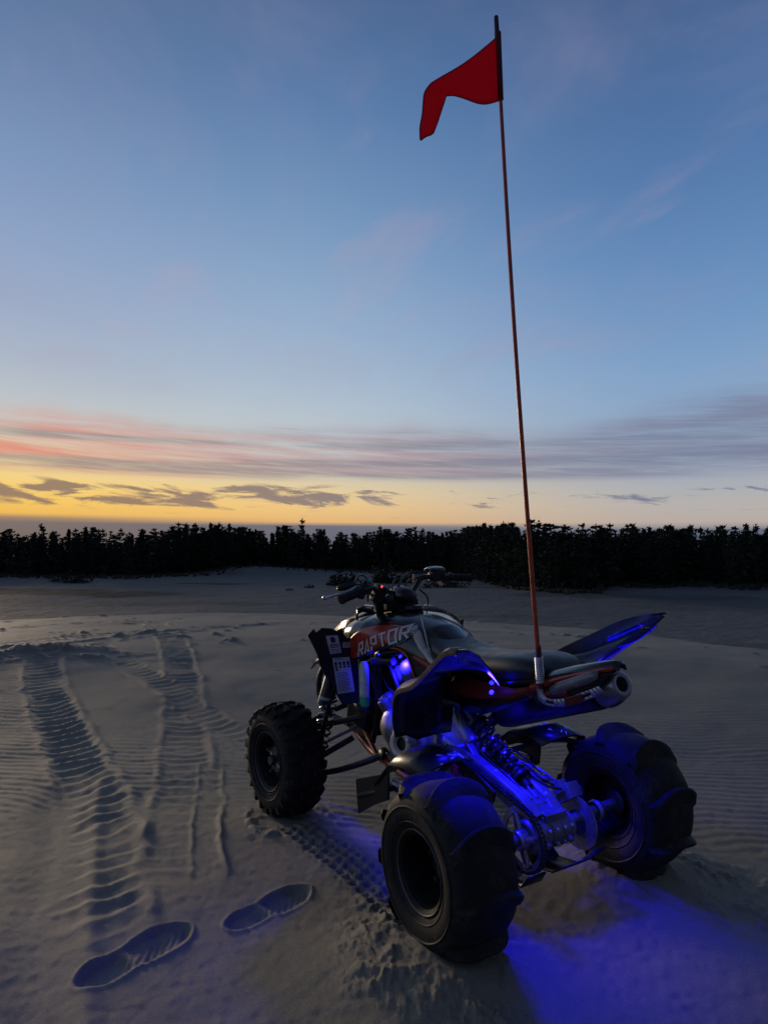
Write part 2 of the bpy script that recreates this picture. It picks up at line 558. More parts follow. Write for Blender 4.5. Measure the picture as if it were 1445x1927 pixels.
def ground(x, y):
    r = np.hypot(x, y)
    az = np.arctan2(x, y)
    rc = np.interp(az, _caz, _cr)
    d = np.maximum(r - rc, 0)
    z = -BASIN * (1 - np.exp(-(0.46 * d * d / (d + 1.3)) / BASIN))
    far = sstep(1.0, 14.0, d)
    z = z + far * (0.55 * fbm(x / 23, y / 23, 3, 5) + 0.16 * fbm(x / 5.0, y / 3.0, 3, 9))
    z = z + far * 1.1 * np.exp(-((x + 26) / 11) ** 2 - ((y - 128) / 10) ** 2)
    near = 1 - sstep(0.0, 2.0, d)
    # added low swell, shaped so the far side brightens in the afterglow
    z = z + 0.15 * sstep(4.2, 8.3, r) * (1 - sstep(0.66, 1.06, r / rc))
    z = z + near * (0.05 * fbm(x / 2.1, y / 2.1, 3, 1) * sstep(4.0, 8.0, r) + 0.016 * fbm(x / 0.7, y / 0.7, 3, 2))
    K = (r < 15) & (np.abs(az) < 0.95)
    xs, ys = x[K], y[K]
    h = np.zeros(xs.shape)
    rr = r[K]
    # wind ripples
    wx = 0.10 * vnoise(xs / 0.5, ys / 0.5, 21) + 0.04 * vnoise(xs / 0.17, ys / 0.17, 22)
    ph = (ys + 0.10 * xs + wx) / 0.070
    rip = np.where((ph % 1) < 0.35, (ph % 1) / 0.35, (1 - ph % 1) / 0.65)
    amp = 0.0044 * sstep(-0.25, 0.25, fbm(xs / 0.9, ys / 0.9, 2, 31) + 0.02 + 0.42 * sstep(0.0, 1.2, xs - 0.05) - 0.9 * sstep(3.1, 2.4, ys))
    h += (rip - 0.5) * amp * (1 - sstep(6.0, 9.5, rr))
    soft = np.ones(xs.shape)
    # tyre tracks
    for pts, hw, pitch, dep, lug, lean in TRACKS:
        off, arc, L = path_dist(xs, ys, pts)
        wob = 0.030 * vnoise(xs / 0.25, ys / 0.25, 44) + 0.014 * vnoise(xs / 0.07, ys / 0.07, 45)
        o = np.abs(off + wob)
        m = (1 - sstep(hw * 0.62, hw * 1.18, o)) * sstep(0, 0.35, arc) * sstep(0, 0.35, L - arc)
        fade = 0.70 + 0.9 * fbm(xs / 0.8, ys / 0.8, 2, 50)
        bow = lean * off + 0.22 * off * off / hw + 0.06 * vnoise(xs / 0.16, ys / 0.16, 51) + 0.018 * vnoise(xs / 0.06, ys / 0.06, 54)
        w = sharp((arc + bow) / pitch)
        berm = np.exp(-((o - hw * 1.18) / (hw * 0.20)) ** 2) * sstep(0, 0.35, arc) * sstep(0, 0.35, L - arc)
        h = h * (1 - 0.85 * m) - m * dep * 0.12 + m * lug * 0.62 * np.clip(fade, 0.15, 1.2) * w * (0.85 + 0.6 * vnoise(xs / 0.16, ys / 0.16, 57)) + berm * dep * 0.7 * (0.65 + 0.9 * vnoise(xs / 0.12, ys / 0.12, 52))
    # smooth drag channel at the left of the track
    off, arc, L = path_dist(xs, ys, [(-1.80, 4.05), (-1.60, 3.4), (-1.38, 2.85), (-1.15, 2.28), (-0.95, 1.80)])
    m = np.exp(-(off / 0.11) ** 2) * sstep(0, 0.6, arc)
    h = h * (1 - 0.7 * m) - 0.019 * m + 0.010 * np.exp(-((off - 0.16) / 0.035) ** 2) * sstep(0, 0.6, arc)
    # churned, clumpy sand on the crossing track
    cm = np.exp(-((xs + 3.55) / 0.85) ** 2 - ((ys - 6.95) / 0.34) ** 2)
    cl = fbm(xs / 0.34, ys / 0.16, 4, 61, 0.62)
    h += cm * (0.010 + 0.11 * np.maximum(cl, -0.05))
    off, arc, L = path_dist(xs, ys, TRACKS[4][0])
    h += np.exp(-((off - 0.20) / 0.07) ** 2) * 0.07 * np.maximum(fbm(xs / 0.22, ys / 0.22, 3, 62), 0)
    # two boot prints
    for (ax, ay), (bx, by), wd in (((-0.885, 1.995), (-0.655, 2.30), 0.064), ((-0.520, 2.300), (-0.280, 2.550), 0.056)):
        L = math.hypot(bx - ax, by - ay)
        dx, dy = (bx - ax) / L, (by - ay) / L
        t = ((xs - ax) * dx + (ys - ay) * dy) / L
        s = -(xs - ax) * dy + (ys - ay) * dx
        s = s + 0.007 * vnoise(xs / 0.09, ys / 0.09, 70)
        half = wd * np.where(t < 0.42, 0.82 + 0.1 * np.sin(t * 7.4), 0.80 + 0.30 * np.sin(np.clip((t - 0.42) / 0.58, 0, 1) * 3.0))
        s = s + 0.003 * vnoise(xs / 0.02, ys / 0.02, 73)
        e = np.sqrt((s / np.maximum(half, 1e-3)) ** 2 + np.maximum(np.abs(t - 0.5) - 0.30, 0) ** 2 / 0.045)
        ins = 1 - sstep(0.72, 1.08, e)
        h = h * (1 - ins) + ins * (-0.012 + 0.10 * np.maximum(s, -0.05) * -0.3 + 0.0020 * np.sin(t * 74 + 14 * np.abs(s) / 0.06) * sstep(0.30, 0.0, np.abs(t - 0.68) - 0.16) + 0.012 * np.exp(-((t - 0.44) / 0.06) ** 2) + 0.007 * vnoise(xs / 0.05, ys / 0.05, 74))
        h += 0.0055 * np.exp(-((e - 1.13) / 0.11) ** 2) * (0.75 + 0.8 * vnoise(xs / 0.09, ys / 0.09, 71))
    # knobbly front tyre print, then thrown sand round the tyres
    off, arc, L = path_dist(xs, ys, [(-0.40, 3.10), (-0.22, 2.86), (-0.04, 2.60), (0.10, 2.32)])
    m = (1 - sstep(0.085, 0.11, np.abs(off))) * sstep(-0.05, 0.05, arc)
    kx, ky = off / 0.045, arc / 0.052 + 0.5 * np.floor(off / 0.045)
    kn = ((np.abs(kx % 1 - 0.5) < 0.30) & (np.abs(ky % 1 - 0.5) < 0.27)).astype(float)
    h = h * (1 - m) + m * (0.002 - 0.011 * kn + 0.010 * fbm(xs / 0.05, ys / 0.05, 2, 81))
    for i, (wx_, wy_, hw) in enumerate(WHEELS):
        q = np.hypot(xs - wx_, ys - wy_)
        ring = np.exp(-((q - hw - 0.06) / 0.085) ** 2)
        rough = fbm(xs / 0.055, ys / 0.055, 4, 90 + i, 0.68)
        h += ring * (0.010 + 0.015 * np.maximum(rough, -0.2)) * 0.8
    for cx, cy, sx, sy, a in ((-0.02, 2.32, 0.13, 0.20, 0.014), (0.02, 2.02, 0.12, 0.13, 0.014), (1.28, 2.62, 0.20, 0.12, 0.024), (1.35, 2.36, 0.22, 0.10, 0.024), (0.30, 1.86, 0.16, 0.05, 0.024)):
        q = np.exp(-((xs - cx) / sx) ** 2 - ((ys - cy) / sy) ** 2)
        h += q * a * np.maximum(fbm(xs / 0.05, ys / 0.05, 4, 95, 0.7), -0.15)
    h += 0.088 * np.exp(-(((xs - 1.00) / 0.32) ** 2 + ((ys - 2.64) / 0.28) ** 2))
    h += 0.052 * np.exp(-(((xs - 0.15) / 0.26) ** 2 + ((ys - 2.10) / 0.26) ** 2))
    # sand grains of relief everywhere
    h += 0.0022 * fbm(xs / 0.035, ys / 0.035, 2, 12) * (1 - sstep(3.5, 7, rr))
    # stray lumps near the crest
    lp = fbm(xs / 0.30, ys / 0.22, 3, 14)
    h += 0.14 * np.maximum(lp - 0.48, 0) * sstep(5.5, 8.0, rr)
    out = z
    out[K] += h
    return out


def polar_sheet():
    th = np.concatenate([np.linspace(-PI, math.radians(-46), 40, endpoint=False),
                         np.linspace(math.radians(-46), math.radians(46), 780, endpoint=False),
                         np.linspace(math.radians(46), PI, 40, endpoint=False)])
    r = [0.35]
    while r[-1] < 900:
        q = 1.05 if r[-1] < 1.45 else (1.0044 if r[-1] < 13.5 else 1.03)
        r.append(r[-1] * q)
    r = np.array(r)
    R, T = np.meshgrid(r, th, indexing='ij')
    x, y = (R * np.sin(T)).ravel(), (R * np.cos(T)).ravel()
    z = ground(x, y)
    n, k = R.shape
    co = np.stack([x, y, z], 1).astype(np.float32)
    co = np.vstack([co, np.array([[0, 0, 0]], np.float32)])
    i, j = np.meshgrid(np.arange(n - 1), np.arange(k), indexing='ij')
    j2 = (j + 1) % k
    q = np.stack([i * k + j, i * k + j2, (i + 1) * k + j2, (i + 1) * k + j], -1).reshape(-1, 4)[:, ::-1]
    jj = np.arange(k)
    tri = np.stack([np.full(k, n * k), (jj + 1) % k, jj], 1)[:, ::-1]
    me = bpy.data.meshes.new('sand')
    nq, nt = len(q), len(tri)
    me.vertices.add(len(co))
    me.vertices.foreach_set('co', co.ravel())
    me.loops.add(nq * 4 + nt * 3)
    me.loops.foreach_set('vertex_index', np.concatenate([q.ravel(), tri.ravel()]).astype(np.int32))
    me.polygons.add(nq + nt)
    me.polygons.foreach_set('loop_start', np.concatenate([np.arange(nq) * 4, nq * 4 + np.arange(nt) * 3]).astype(np.int32))
    me.update(calc_edges=True)
    me.shade_smooth()
    return me


def sand_material():
    m = bpy.data.materials.new('sand')
    m.use_nodes = True
    t = m.node_tree
    b = NB(t)
    p = t.nodes['Principled BSDF']
    geo = b.new('ShaderNodeNewGeometry')
    P = geo.outputs['Position']
    sx = b.new('ShaderNodeSeparateXYZ')
    t.links.new(P, sx.inputs[0])
    n1 = b.noise(P, 0.9, 5.0, 0.55)
    n2 = b.noise(P, 260.0, 2.0, 0.7)
    n3 = b.noise(P, 0.07, 4.0, 0.55)
    c = b.mix(b.rng(n1, 0.3, 0.7), (0.245, 0.222, 0.172, 1), (0.315, 0.287, 0.224, 1))
    c = b.mix(b.rng(n2, 0.30, 0.70, 0.0, 0.55), c, (0.12, 0.10, 0.075, 1))
    c = b.mix(b.rng(b.noise(P, 140.0, 2.0, 0.6), 0.60, 0.75, 0.0, 0.5), c, (0.42, 0.37, 0.28, 1))
    # greyer, darker flat below the dune, thinly grassed in patches
    low = b.rng(sx.outputs[2], -0.5, -2.0)
    c = b.mix(b.math('MULTIPLY', low, 0.85), c, (0.150, 0.150, 0.145, 1))
    stretch = b.vec(b.math('MULTIPLY', sx.outputs[0], 0.05), b.math('MULTIPLY', sx.outputs[1], 0.16))
    g = b.rng(b.noise(stretch, 1.0, 5.0, 0.6), 0.54, 0.70)
    c = b.mix(b.math('MULTIPLY', b.math('MULTIPLY', g, low), 0.55), c, (0.075, 0.078, 0.062, 1))
    # the long dark grassy strip and the dark hollow on the left
    def blob(x, y, rx, ry):
        q = b.math('ADD', b.math('POWER', b.math('DIVIDE', b.math('SUBTRACT', sx.outputs[0], x), rx), 2.0),
                   b.math('POWER', b.math('DIVIDE', b.math('SUBTRACT', sx.outputs[1], y), ry), 2.0))
        q = b.math('ADD', q, b.math('MULTIPLY', b.math('SUBTRACT', b.noise(P, 0.25, 5.0, 0.65), 0.5), 2.2))
        return b.rng(q, 1.15, 0.45)
    for args, k in (((-43, 73, 24, 5.0), 0.90), ((-22.0, 88, 6.0, 2.2), 0.88), ((42, 62, 22, 9), 0.40), ((10, 84, 16, 5), 0.40), ((-30, 60, 20, 3.0), 0.40), ((26, 70, 14, 4), 0.45)):
        c = b.mix(b.math('MULTIPLY', b.math('MULTIPLY', blob(*args), low), k), c, (0.045, 0.042, 0.030, 1))
    b.put(p.inputs['Base Color'], c)
    p.inputs['Roughness'].default_value = 0.72
    b.put(p.inputs['Specular IOR Level'], b.math('MULTIPLY_ADD', low, -0.30, 0.38))
    bn = b.new('ShaderNodeBump')
    bn.inputs['Strength'].default_value = 0.55
    bn.inputs['Distance'].default_value = 0.009
    b.put(bn.inputs['Height'], b.noise(P, 320.0, 3.0, 0.7))
    bn2 = b.new('ShaderNodeBump')
    bn2.inputs['Strength'].default_value = 0.9
    b.put(bn2.inputs['Distance'], b.math('MULTIPLY', low, 0.9))
    b.put(bn2.inputs['Height'], b.math('ADD', b.noise(P, 0.45, 6.0, 0.7), b.math('MULTIPLY', b.noise(stretch, 9.0, 4.0, 0.6), 0.4)))
    t.links.new(bn.outputs[0], bn2.inputs['Normal'])
    t.links.new(bn2.outputs[0], p.inputs['Normal'])
    return m


sand_me = polar_sheet()
sand_me.materials.append(sand_material())
sand = bpy.data.objects.new('sand', sand_me)
COL.objects.link(sand)
tag(sand, 'rippled grey sand dune crossed by paddle tyre tracks and boot prints', None, None, 'structure')


def gz(x, y):
    return float(ground(np.array([float(x)]), np.array([float(y)]))[0])
# ------------------------------------------------------------------ the wood, shrubs and grass beyond the dune
def leafy(name, c1, c2):
    m = bpy.data.materials.new(name)
    m.use_nodes = True
    t = m.node_tree
    b = NB(t)
    p = t.nodes['Principled BSDF']
    geo = b.new('ShaderNodeNewGeometry')
    rnd = geo.outputs['Random Per Island']
    n = b.noise(geo.outputs['Position'], 0.6, 3.0, 0.6)
    f = b.math('ADD', b.math('MULTIPLY', rnd, 0.6), b.math('MULTIPLY', n, 0.4))
    b.put(p.inputs['Base Color'], b.mix(f, c1, c2))
    p.inputs['Roughness'].default_value = 0.75
    p.inputs['Specular IOR Level'].default_value = 0.2
    return m


M['needles'] = leafy('pine_needles', (0.024, 0.034, 0.022, 1), (0.052, 0.066, 0.042, 1))
M['shrub'] = leafy('shrub_leaves', (0.030, 0.036, 0.022, 1), (0.065, 0.070, 0.045, 1))
M['grass'] = leafy('dune_grass', (0.050, 0.048, 0.030, 1), (0.105, 0.095, 0.065, 1))
M['bark'] = mat('bark', (0.045, 0.037, 0.030), 0.9, var=0.4, vscale=5)

TR = random.Random(11)


def clump(mb, c, s, rng, mi=0, flat=0.5, n=3):
    """a tuft of foliage: a few pointed leaf-mass triangles"""
    for _ in range(n):
        a = rng.uniform(0, 2 * PI)
        d = Vector((math.cos(a), math.sin(a), rng.uniform(-flat, flat * 1.3))).normalized()
        w = d.cross(Vector((rng.uniform(-1, 1), rng.uniform(-1, 1), 1))).normalized()
        k = s * rng.uniform(0.6, 1.25)
        b0 = c - d * k * 0.35
        mb.add([b0 + w * k * 0.34, b0 - w * k * 0.34, c + d * k - w * k * 0.10, c + d * k * 0.9 + w * k * 0.14], [(0, 1, 2, 3)], mi)


def pine(h, spread, kind, rng, dens=1.0):
    """crown and trunk builders for an untidy shore conifer"""
    cr, tr = MB(), MB()
    lean = Vector((rng.uniform(-.04, .04), rng.uniform(-.04, .04), 0))
    ax = lambda t: Vector((lean.x * h * t + 0.10 * math.sin(3 * t + h), lean.y * h * t, h * t))
    tr.tube([ax(t) for t in (0, .25, .5, .75, 0.97)], [h * .018, h * .015, h * .011, h * .007, h * .002], 6)
    if kind == 'spire':
        lo, nl = 0.03, int(22 * dens)
    elif kind == 'round':
        lo, nl = 0.04, int(18 * dens)
    else:
        lo, nl = 0.08 if dens == 1 else 0.3, int(17 * dens)
    for i in range(nl):
        t = lo + (1 - lo) * (i + rng.uniform(-.3, .3)) / nl
        if kind == 'spire':
            L = spread * (1.02 - t) ** 0.8
        elif kind == 'round':
            L = spread * (0.10 + 0.98 * math.sin(min(1, (1.02 - t) * 1.5) * PI * 0.55))
        else:
            L = spread * (0.16 + 0.85 * (1 - t) ** .8)
        L = max(L, 0.12 * spread)
        nb = 5 if kind != 'open' else 3
        a0 = rng.uniform(0, 6.28)
        for k in range(nb):
            if rng.random() < (0.12 if kind != 'open' else 0.30):
                continue
            a = a0 + k * 2 * PI / nb + rng.uniform(-.4, .4)
            l = L * rng.uniform(0.55, 1.2)
            p0 = ax(t)
            tip = p0 + Vector((math.cos(a) * l, math.sin(a) * l, l * rng.uniform(0.0, 0.45)))
            tr.tube([p0, tip], [h * .005, h * .0015], 3, caps=False)
            for q in (0.35, 0.7, 1.0):
                clump(cr, p0.lerp(tip, q) + Vector((0, 0, rng.uniform(-.1, .1))), h * 0.052 * rng.uniform(.7, 1.3), rng, 0, 0.6, 4)
    for _ in range(6):
        clump(cr, ax(rng.uniform(.9, 1.0)), h * .035, rng, 0, 1.5, 3)
    return cr, tr


def make_mesh(mb, name, m):
    me = bpy.data.meshes.new(name)
    me.from_pydata(mb.v, [], mb.f)
    me.materials.append(m)
    return me


TREE_KINDS = []
for i, kd in enumerate(('spire', 'round', 'open', 'round', 'spire', 'round', 'open', 'round', 'spire', 'round')):
    h = 7.6
    cr, tr = pine(h, TR.uniform(1.3, 1.9) if kd != 'spire' else TR.uniform(1.1, 1.5), kd, TR)
    TREE_KINDS.append((make_mesh(cr, 'crown', M['needles']), make_mesh(tr, 'trunk', M['bark'])))
cr, tr = pine(7.6, 1.35, 'open', TR, 0.55)
BARE = (make_mesh(cr, 'crown', M['needles']), make_mesh(tr, 'trunk', M['bark']))


def tree(x, y, s, kind, label, group=None, rot=None, wide=1.0):
    o = empty('conifer_tree', Matrix.Translation((x, y, gz(x, y) - 0.15)))
    tag(o, label, 'tree', group)
    o.rotation_euler.z = TR.uniform(0, 6.28) if rot is None else rot
    o.scale = (s * wide, s * wide, s)
    for nm, me in (('trunk', kind[1]), ('crown', kind[0])):
        c = bpy.data.objects.new(nm, me)
        COL.objects.link(c)
        c.parent = o
    return o


F = 1245.36


def px_ground(px, base):
    """ground point of the flat under an image column, from how far its foot lies below the horizon"""
    hor = 1025.5 + (px - 722) * 0.005
    D = (CAM_H + BASIN) * F / (base - hor)
    return (px - 722.5) / F * D, D


EDGE = [(-1000, 1088), (-600, 1087), (-330, 1086), (-150, 1085), (0, 1084), (100, 1082), (250, 1083), (330, 1081), (400, 1078), (480, 1072), (560, 1074), (620, 1073), (700, 1073),
        (800, 1075), (870, 1077), (900, 1086), (940, 1097), (970, 1106), (1000, 1110), (1060, 1116), (1128, 1114), (1142, 1099),
        (1200, 1098), (1250, 1104), (1300, 1098), (1380, 1104), (1445, 1102), (1600, 1104), (1780, 1106)]
edge_xy = [px_ground(*e) for e in EDGE]
GR_L = ('dense dark conifer in the long low wood left of the flag pole', 'dark conifers of the wood left of the flag pole')
GR_R = ('dense dark conifer in the nearer wood right of the flag pole', 'dark conifers of the wood right of the flag pole')
forest_rest = []
count = 0
for row in range(7):
    pts = []
    for (x0, y0), (x1, y1) in zip(edge_xy[:-1], edge_xy[1:]):
        L = math.hypot(x1 - x0, y1 - y0)
        n = max(1, int(L / (1.9 if row < 3 else 1.15)))
        for k in range(n):
            t = (k + TR.random()) / n
            pts.append((x0 + (x1 - x0) * t, y0 + (y1 - y0) * t))
    for x, y in pts:
        px = 722 + x / y * F
        d = 1.2 + row * 3.4 + TR.uniform(-1.6, 1.6)
        k = (y + d) / y
        X, Y = x * k + TR.uniform(-.7, .7), y * k
        tops = 28 if px < 900 else (31 if px < 1005 else 36)     # how far tops reach over the eye line, px
        if px < 420: tops = 27
        tops *= 1 + 0.16 * math.sin(X / 3.1 + 1) + 0.14 * math.sin(X / 7.7)
        want = CAM_H + BASIN + tops / F * Y
        s = want / 7.6 * (TR.uniform(0.66, 1.02) if TR.random() < .88 else TR.uniform(1.0, 1.10)) * (0.86 if row == 0 else 1)
        kd = TR.choice(TREE_KINDS)
        inside = -25 < px < 1470
        if row < 3 and inside and count < 285:
            lb, gp = GR_L if px < 1004 else GR_R
            tree(X, Y, s, kd, lb, gp, wide=TR.uniform(.70, 1.05))
            count += 1
        else:
            forest_rest.append((X, Y, s, kd))

# trees that stand out on the skyline
def special(px, base, top, kind, label, wide=1.0):
    x, y = px_ground(px, base)
    k = 1.05
    x, y = x * k, y * k
    hor = 1025.5 + (px - 722) * 0.005
    s = (CAM_H + BASIN + (hor - top) / F * y) / 7.6
    tree(x, y, s, kind, label, None, None, wide)


special(568, 1074, 977, BARE, 'tall gaunt conifer with a sparse open top rising highest behind the handlebars', 0.85)
special(434, 1076, 990, TREE_KINDS[4], 'narrow pointed conifer standing above the low treetops on the left', 0.8)
special(538, 1074, 990, TREE_KINDS[1], 'bushy rounded conifer just left of the tall gaunt tree', 1.2)
special(781, 1074, 989, TREE_KINDS[2], 'thin conifer with a small tufted head above the right handlebar grip', 0.75)
special(1040, 1112, 982, TREE_KINDS[3], 'broad tall pine directly right of the flag pole, tallest of the wood', 1.25)
special(1058, 1114, 988, TREE_KINDS[7], 'stocky full pine at the nearest corner of the wood', 1.2)
special(1124, 1113, 986, TREE_KINDS[5], 'rounded tall pine at the step in the edge of the wood', 1.2)
special(1152, 1101, 984, TREE_KINDS[2], 'lopsided tall pine with a feathery head right of the step in the wood edge', 1.0)
special(1330, 1100, 993, BARE, 'sparse see-through conifer near the right edge of the photo', 1.0)
special(82, 1083, 984, TREE_KINDS[6], 'conifer with a flat table-like top at the far left', 0.9)

# the depth of the wood behind, as one mass
mb_v, mb_f, off = [], [], 0
vs_all, ls_all, cnt = [], [], 0
for X, Y, s, kd in forest_rest:
    for me in kd[:1]:
        co = np.empty(len(me.vertices) * 3, np.float32)
        me.vertices.foreach_get('co', co)
        co = co.reshape(-1, 3)
        a = TR.uniform(0, 6.28)
        R = np.array([[math.cos(a), -math.sin(a), 0], [math.sin(a), math.cos(a), 0], [0, 0, 1]], np.float32)
        co = (co * s * np.array([.82, .82, 1.0], np.float32)) @ R.T + np.array([X, Y, -BASIN - 0.3], np.float32)
        li = np.empty(len(me.loops), np.int32)
        me.loops.foreach_get('vertex_index', li)
        vs_all.append(co)
        ls_all.append(li + cnt)
        cnt += len(co)
ug = MB()
for i in range(5200):
    j = TR.randrange(len(edge_xy) - 1)
    t = TR.random()
    x = edge_xy[j][0] * (1 - t) + edge_xy[j + 1][0] * t
    y = edge_xy[j][1] * (1 - t) + edge_xy[j + 1][1] * t
    d = TR.uniform(1.0, 9.0)
    k = (y + d) / y
    clump(ug, Vector((x * k, y * k, -BASIN + TR.uniform(0, 1) * min(4.6, 1.0 + d * .8))), .75 * TR.uniform(.6, 1.3), TR, 0, .9, 2)
vs_all.append(np.array(ug.v, np.float32))
ls_all.append(np.array(ug.f, np.int32).ravel() + cnt)
fv, fl = np.vstack(vs_all), np.concatenate(ls_all)
fm = bpy.data.meshes.new('forest')
fm.vertices.add(len(fv))
fm.vertices.foreach_set('co', fv.ravel())
fm.loops.add(len(fl))
fm.loops.foreach_set('vertex_index', fl)
fm.polygons.add(len(fl) // 4)
fm.polygons.foreach_set('loop_start', (np.arange(len(fl) // 4) * 4).astype(np.int32))
fm.update(calc_edges=True)
fm.materials.append(M['needles'])
fo = bpy.data.objects.new('forest', fm)
COL.objects.link(fo)
tag(fo, 'dark mass of conifers filling the wood behind its front trees', 'forest', None, 'stuff')


def shrub(px, base, wpx, hpx, label, name='shrub', seed=1, hide=False):
    x, y = px_ground(px, base)
    rng = random.Random(seed)
    w, h = wpx / F * y / 2, hpx / F * y
    mb, st = MB(), MB()
    for i in range(150):
        a, u, q = rng.uniform(0, 6.28), rng.random() ** .6, rng.random()
        hh = h * q * (1 - 0.55 * u * u) * (0.75 + 0.35 * math.sin(3 * a + seed))
        clump(mb, Vector((w * u * math.cos(a), w * 0.8 * u * math.sin(a), hh)), h * 0.20 * rng.uniform(.6, 1.3), rng, 0, 0.9, 3)
    for i in range(6):
        a = rng.uniform(0, 6.28)
        st.tube([(0, 0, 0), (w * .5 * math.cos(a), w * .4 * math.sin(a), h * .6)], [h * .03, h * .01], 5)
    o = empty(name, Matrix.Translation((x, y, gz(x, y) - 0.05)))
    tag(o, label, name)
    st.build('stem', M['bark'], o)
    f = make_mesh(mb, 'foliage', M['shrub'])
    c = bpy.data.objects.new('foliage', f)
    COL.objects.link(c)
    c.parent = o
    return o


shrub(634, 1101, 38, 26, 'small round shrub on the sand left of the other bush behind the clutch lever', seed=3)
shrub(662, 1099, 34, 24, 'wide low shrub on the sand behind the left handlebar switch', seed=4)
shrub(727, 1096, 54, 36, 'large dark shrub on the sand behind the middle of the handlebar', seed=5)
shrub(768, 1095, 40, 24, 'medium shrub right beside the large dark shrub behind the handlebar', seed=6)
shrub(840, 1104, 90, 24, 'wide shrub on the sand under the right handlebar grip', seed=7)
shrub(137, 1096, 80, 22, 'low dark mound of brush alone on the sand at the far left', seed=8)
shrub(583, 1107, 20, 8, 'tiny tuft of brush, right one of a pair on open sand', seed=9)
shrub(547, 1112, 16, 6, 'tiny tuft of brush, left one of a pair on open sand', seed=10)
shrub(497, 1076, 26, 9, 'small dark bush on the sand bank at the foot of the wood', seed=12)
shrub(925, 1091, 52, 14, 'straggling bush at the wood edge just left of the flag pole', seed=13)
shrub(1205, 1107, 66, 14, 'pale straggling brush on the sand below the right-hand wood', seed=14)
shrub(1300, 1104, 60, 15, 'bank of brush under the wood farther right', seed=15)
shrub(1410, 1108, 70, 14, 'brush at the wood edge by the right border of the photo', seed=16)

# dune grass in the dark strip on the left and along the wood's foot
gm = MB()
gr = random.Random(5)
for i in range(1300):
    if i < 0:
        px, base = gr.uniform(-40, 470), gr.gauss(1113, 6)
        base = min(max(base, 1098), 1126)
    else:
        px = gr.uniform(-30, 1480)
        eb = interp(px, [e[0] for e in EDGE], [e[1] for e in EDGE])
        base = eb + gr.uniform(-2, 5)
    x, y = px_ground(px, base)
    z = -BASIN
    h = gr.uniform(0.04, 0.09) * 4.5
    for k in range(3):
        a = gr.uniform(0, 3.14)
        dx, dy = math.cos(a) * h * .8, math.sin(a) * h * .8
        gm.add([(x - dx, y - dy, z - .15), (x + dx, y + dy, z - .15), (x + dx * 1.2, y + dy * 1.2, z + h), (x - dx * .4, y - dy * 1.3, z + h * .8)], [(0, 1, 2, 3)])
gzs = ground(np.array([v[0] for v in gm.v]), np.array([v[1] for v in gm.v]))
gm.v = [(v[0], v[1], v[2] + BASIN + float(q)) for v, q in zip(gm.v, gzs)]
go = bpy.data.objects.new('dune_grass', make_mesh(gm, 'dune_grass', M['grass']))
COL.objects.link(go)
tag(go, 'sparse dune grass along the sandy foot of the wood', 'grass', None, 'stuff')
# ------------------------------------------------------------------ the quad bike (x right, y forward, z up; origin under the rear axle)
_d = Vector((0, math.cos(PITCH), math.sin(PITCH)))
_T = Matrix.Translation((0, 0, CAM_H))
QM = (_T @ Matrix.Rotation(-0.0154, 4, _d) @ _T.inverted()
      @ Matrix.Translation((0.5572, 2.4344, 0)) @ Matrix.Rotation(0.5352, 4, 'Z'))
Q = empty('quad_bike', QM)
tag(Q, 'red and black sport quad bike with blue underglow and paddle tyres on the sand', 'quad bike')


def add(mb, name, m, parent=Q, **kw):
    return mb.build(name, m, parent, **kw)


# ---- wheels
def hub_profile(side):
    return None


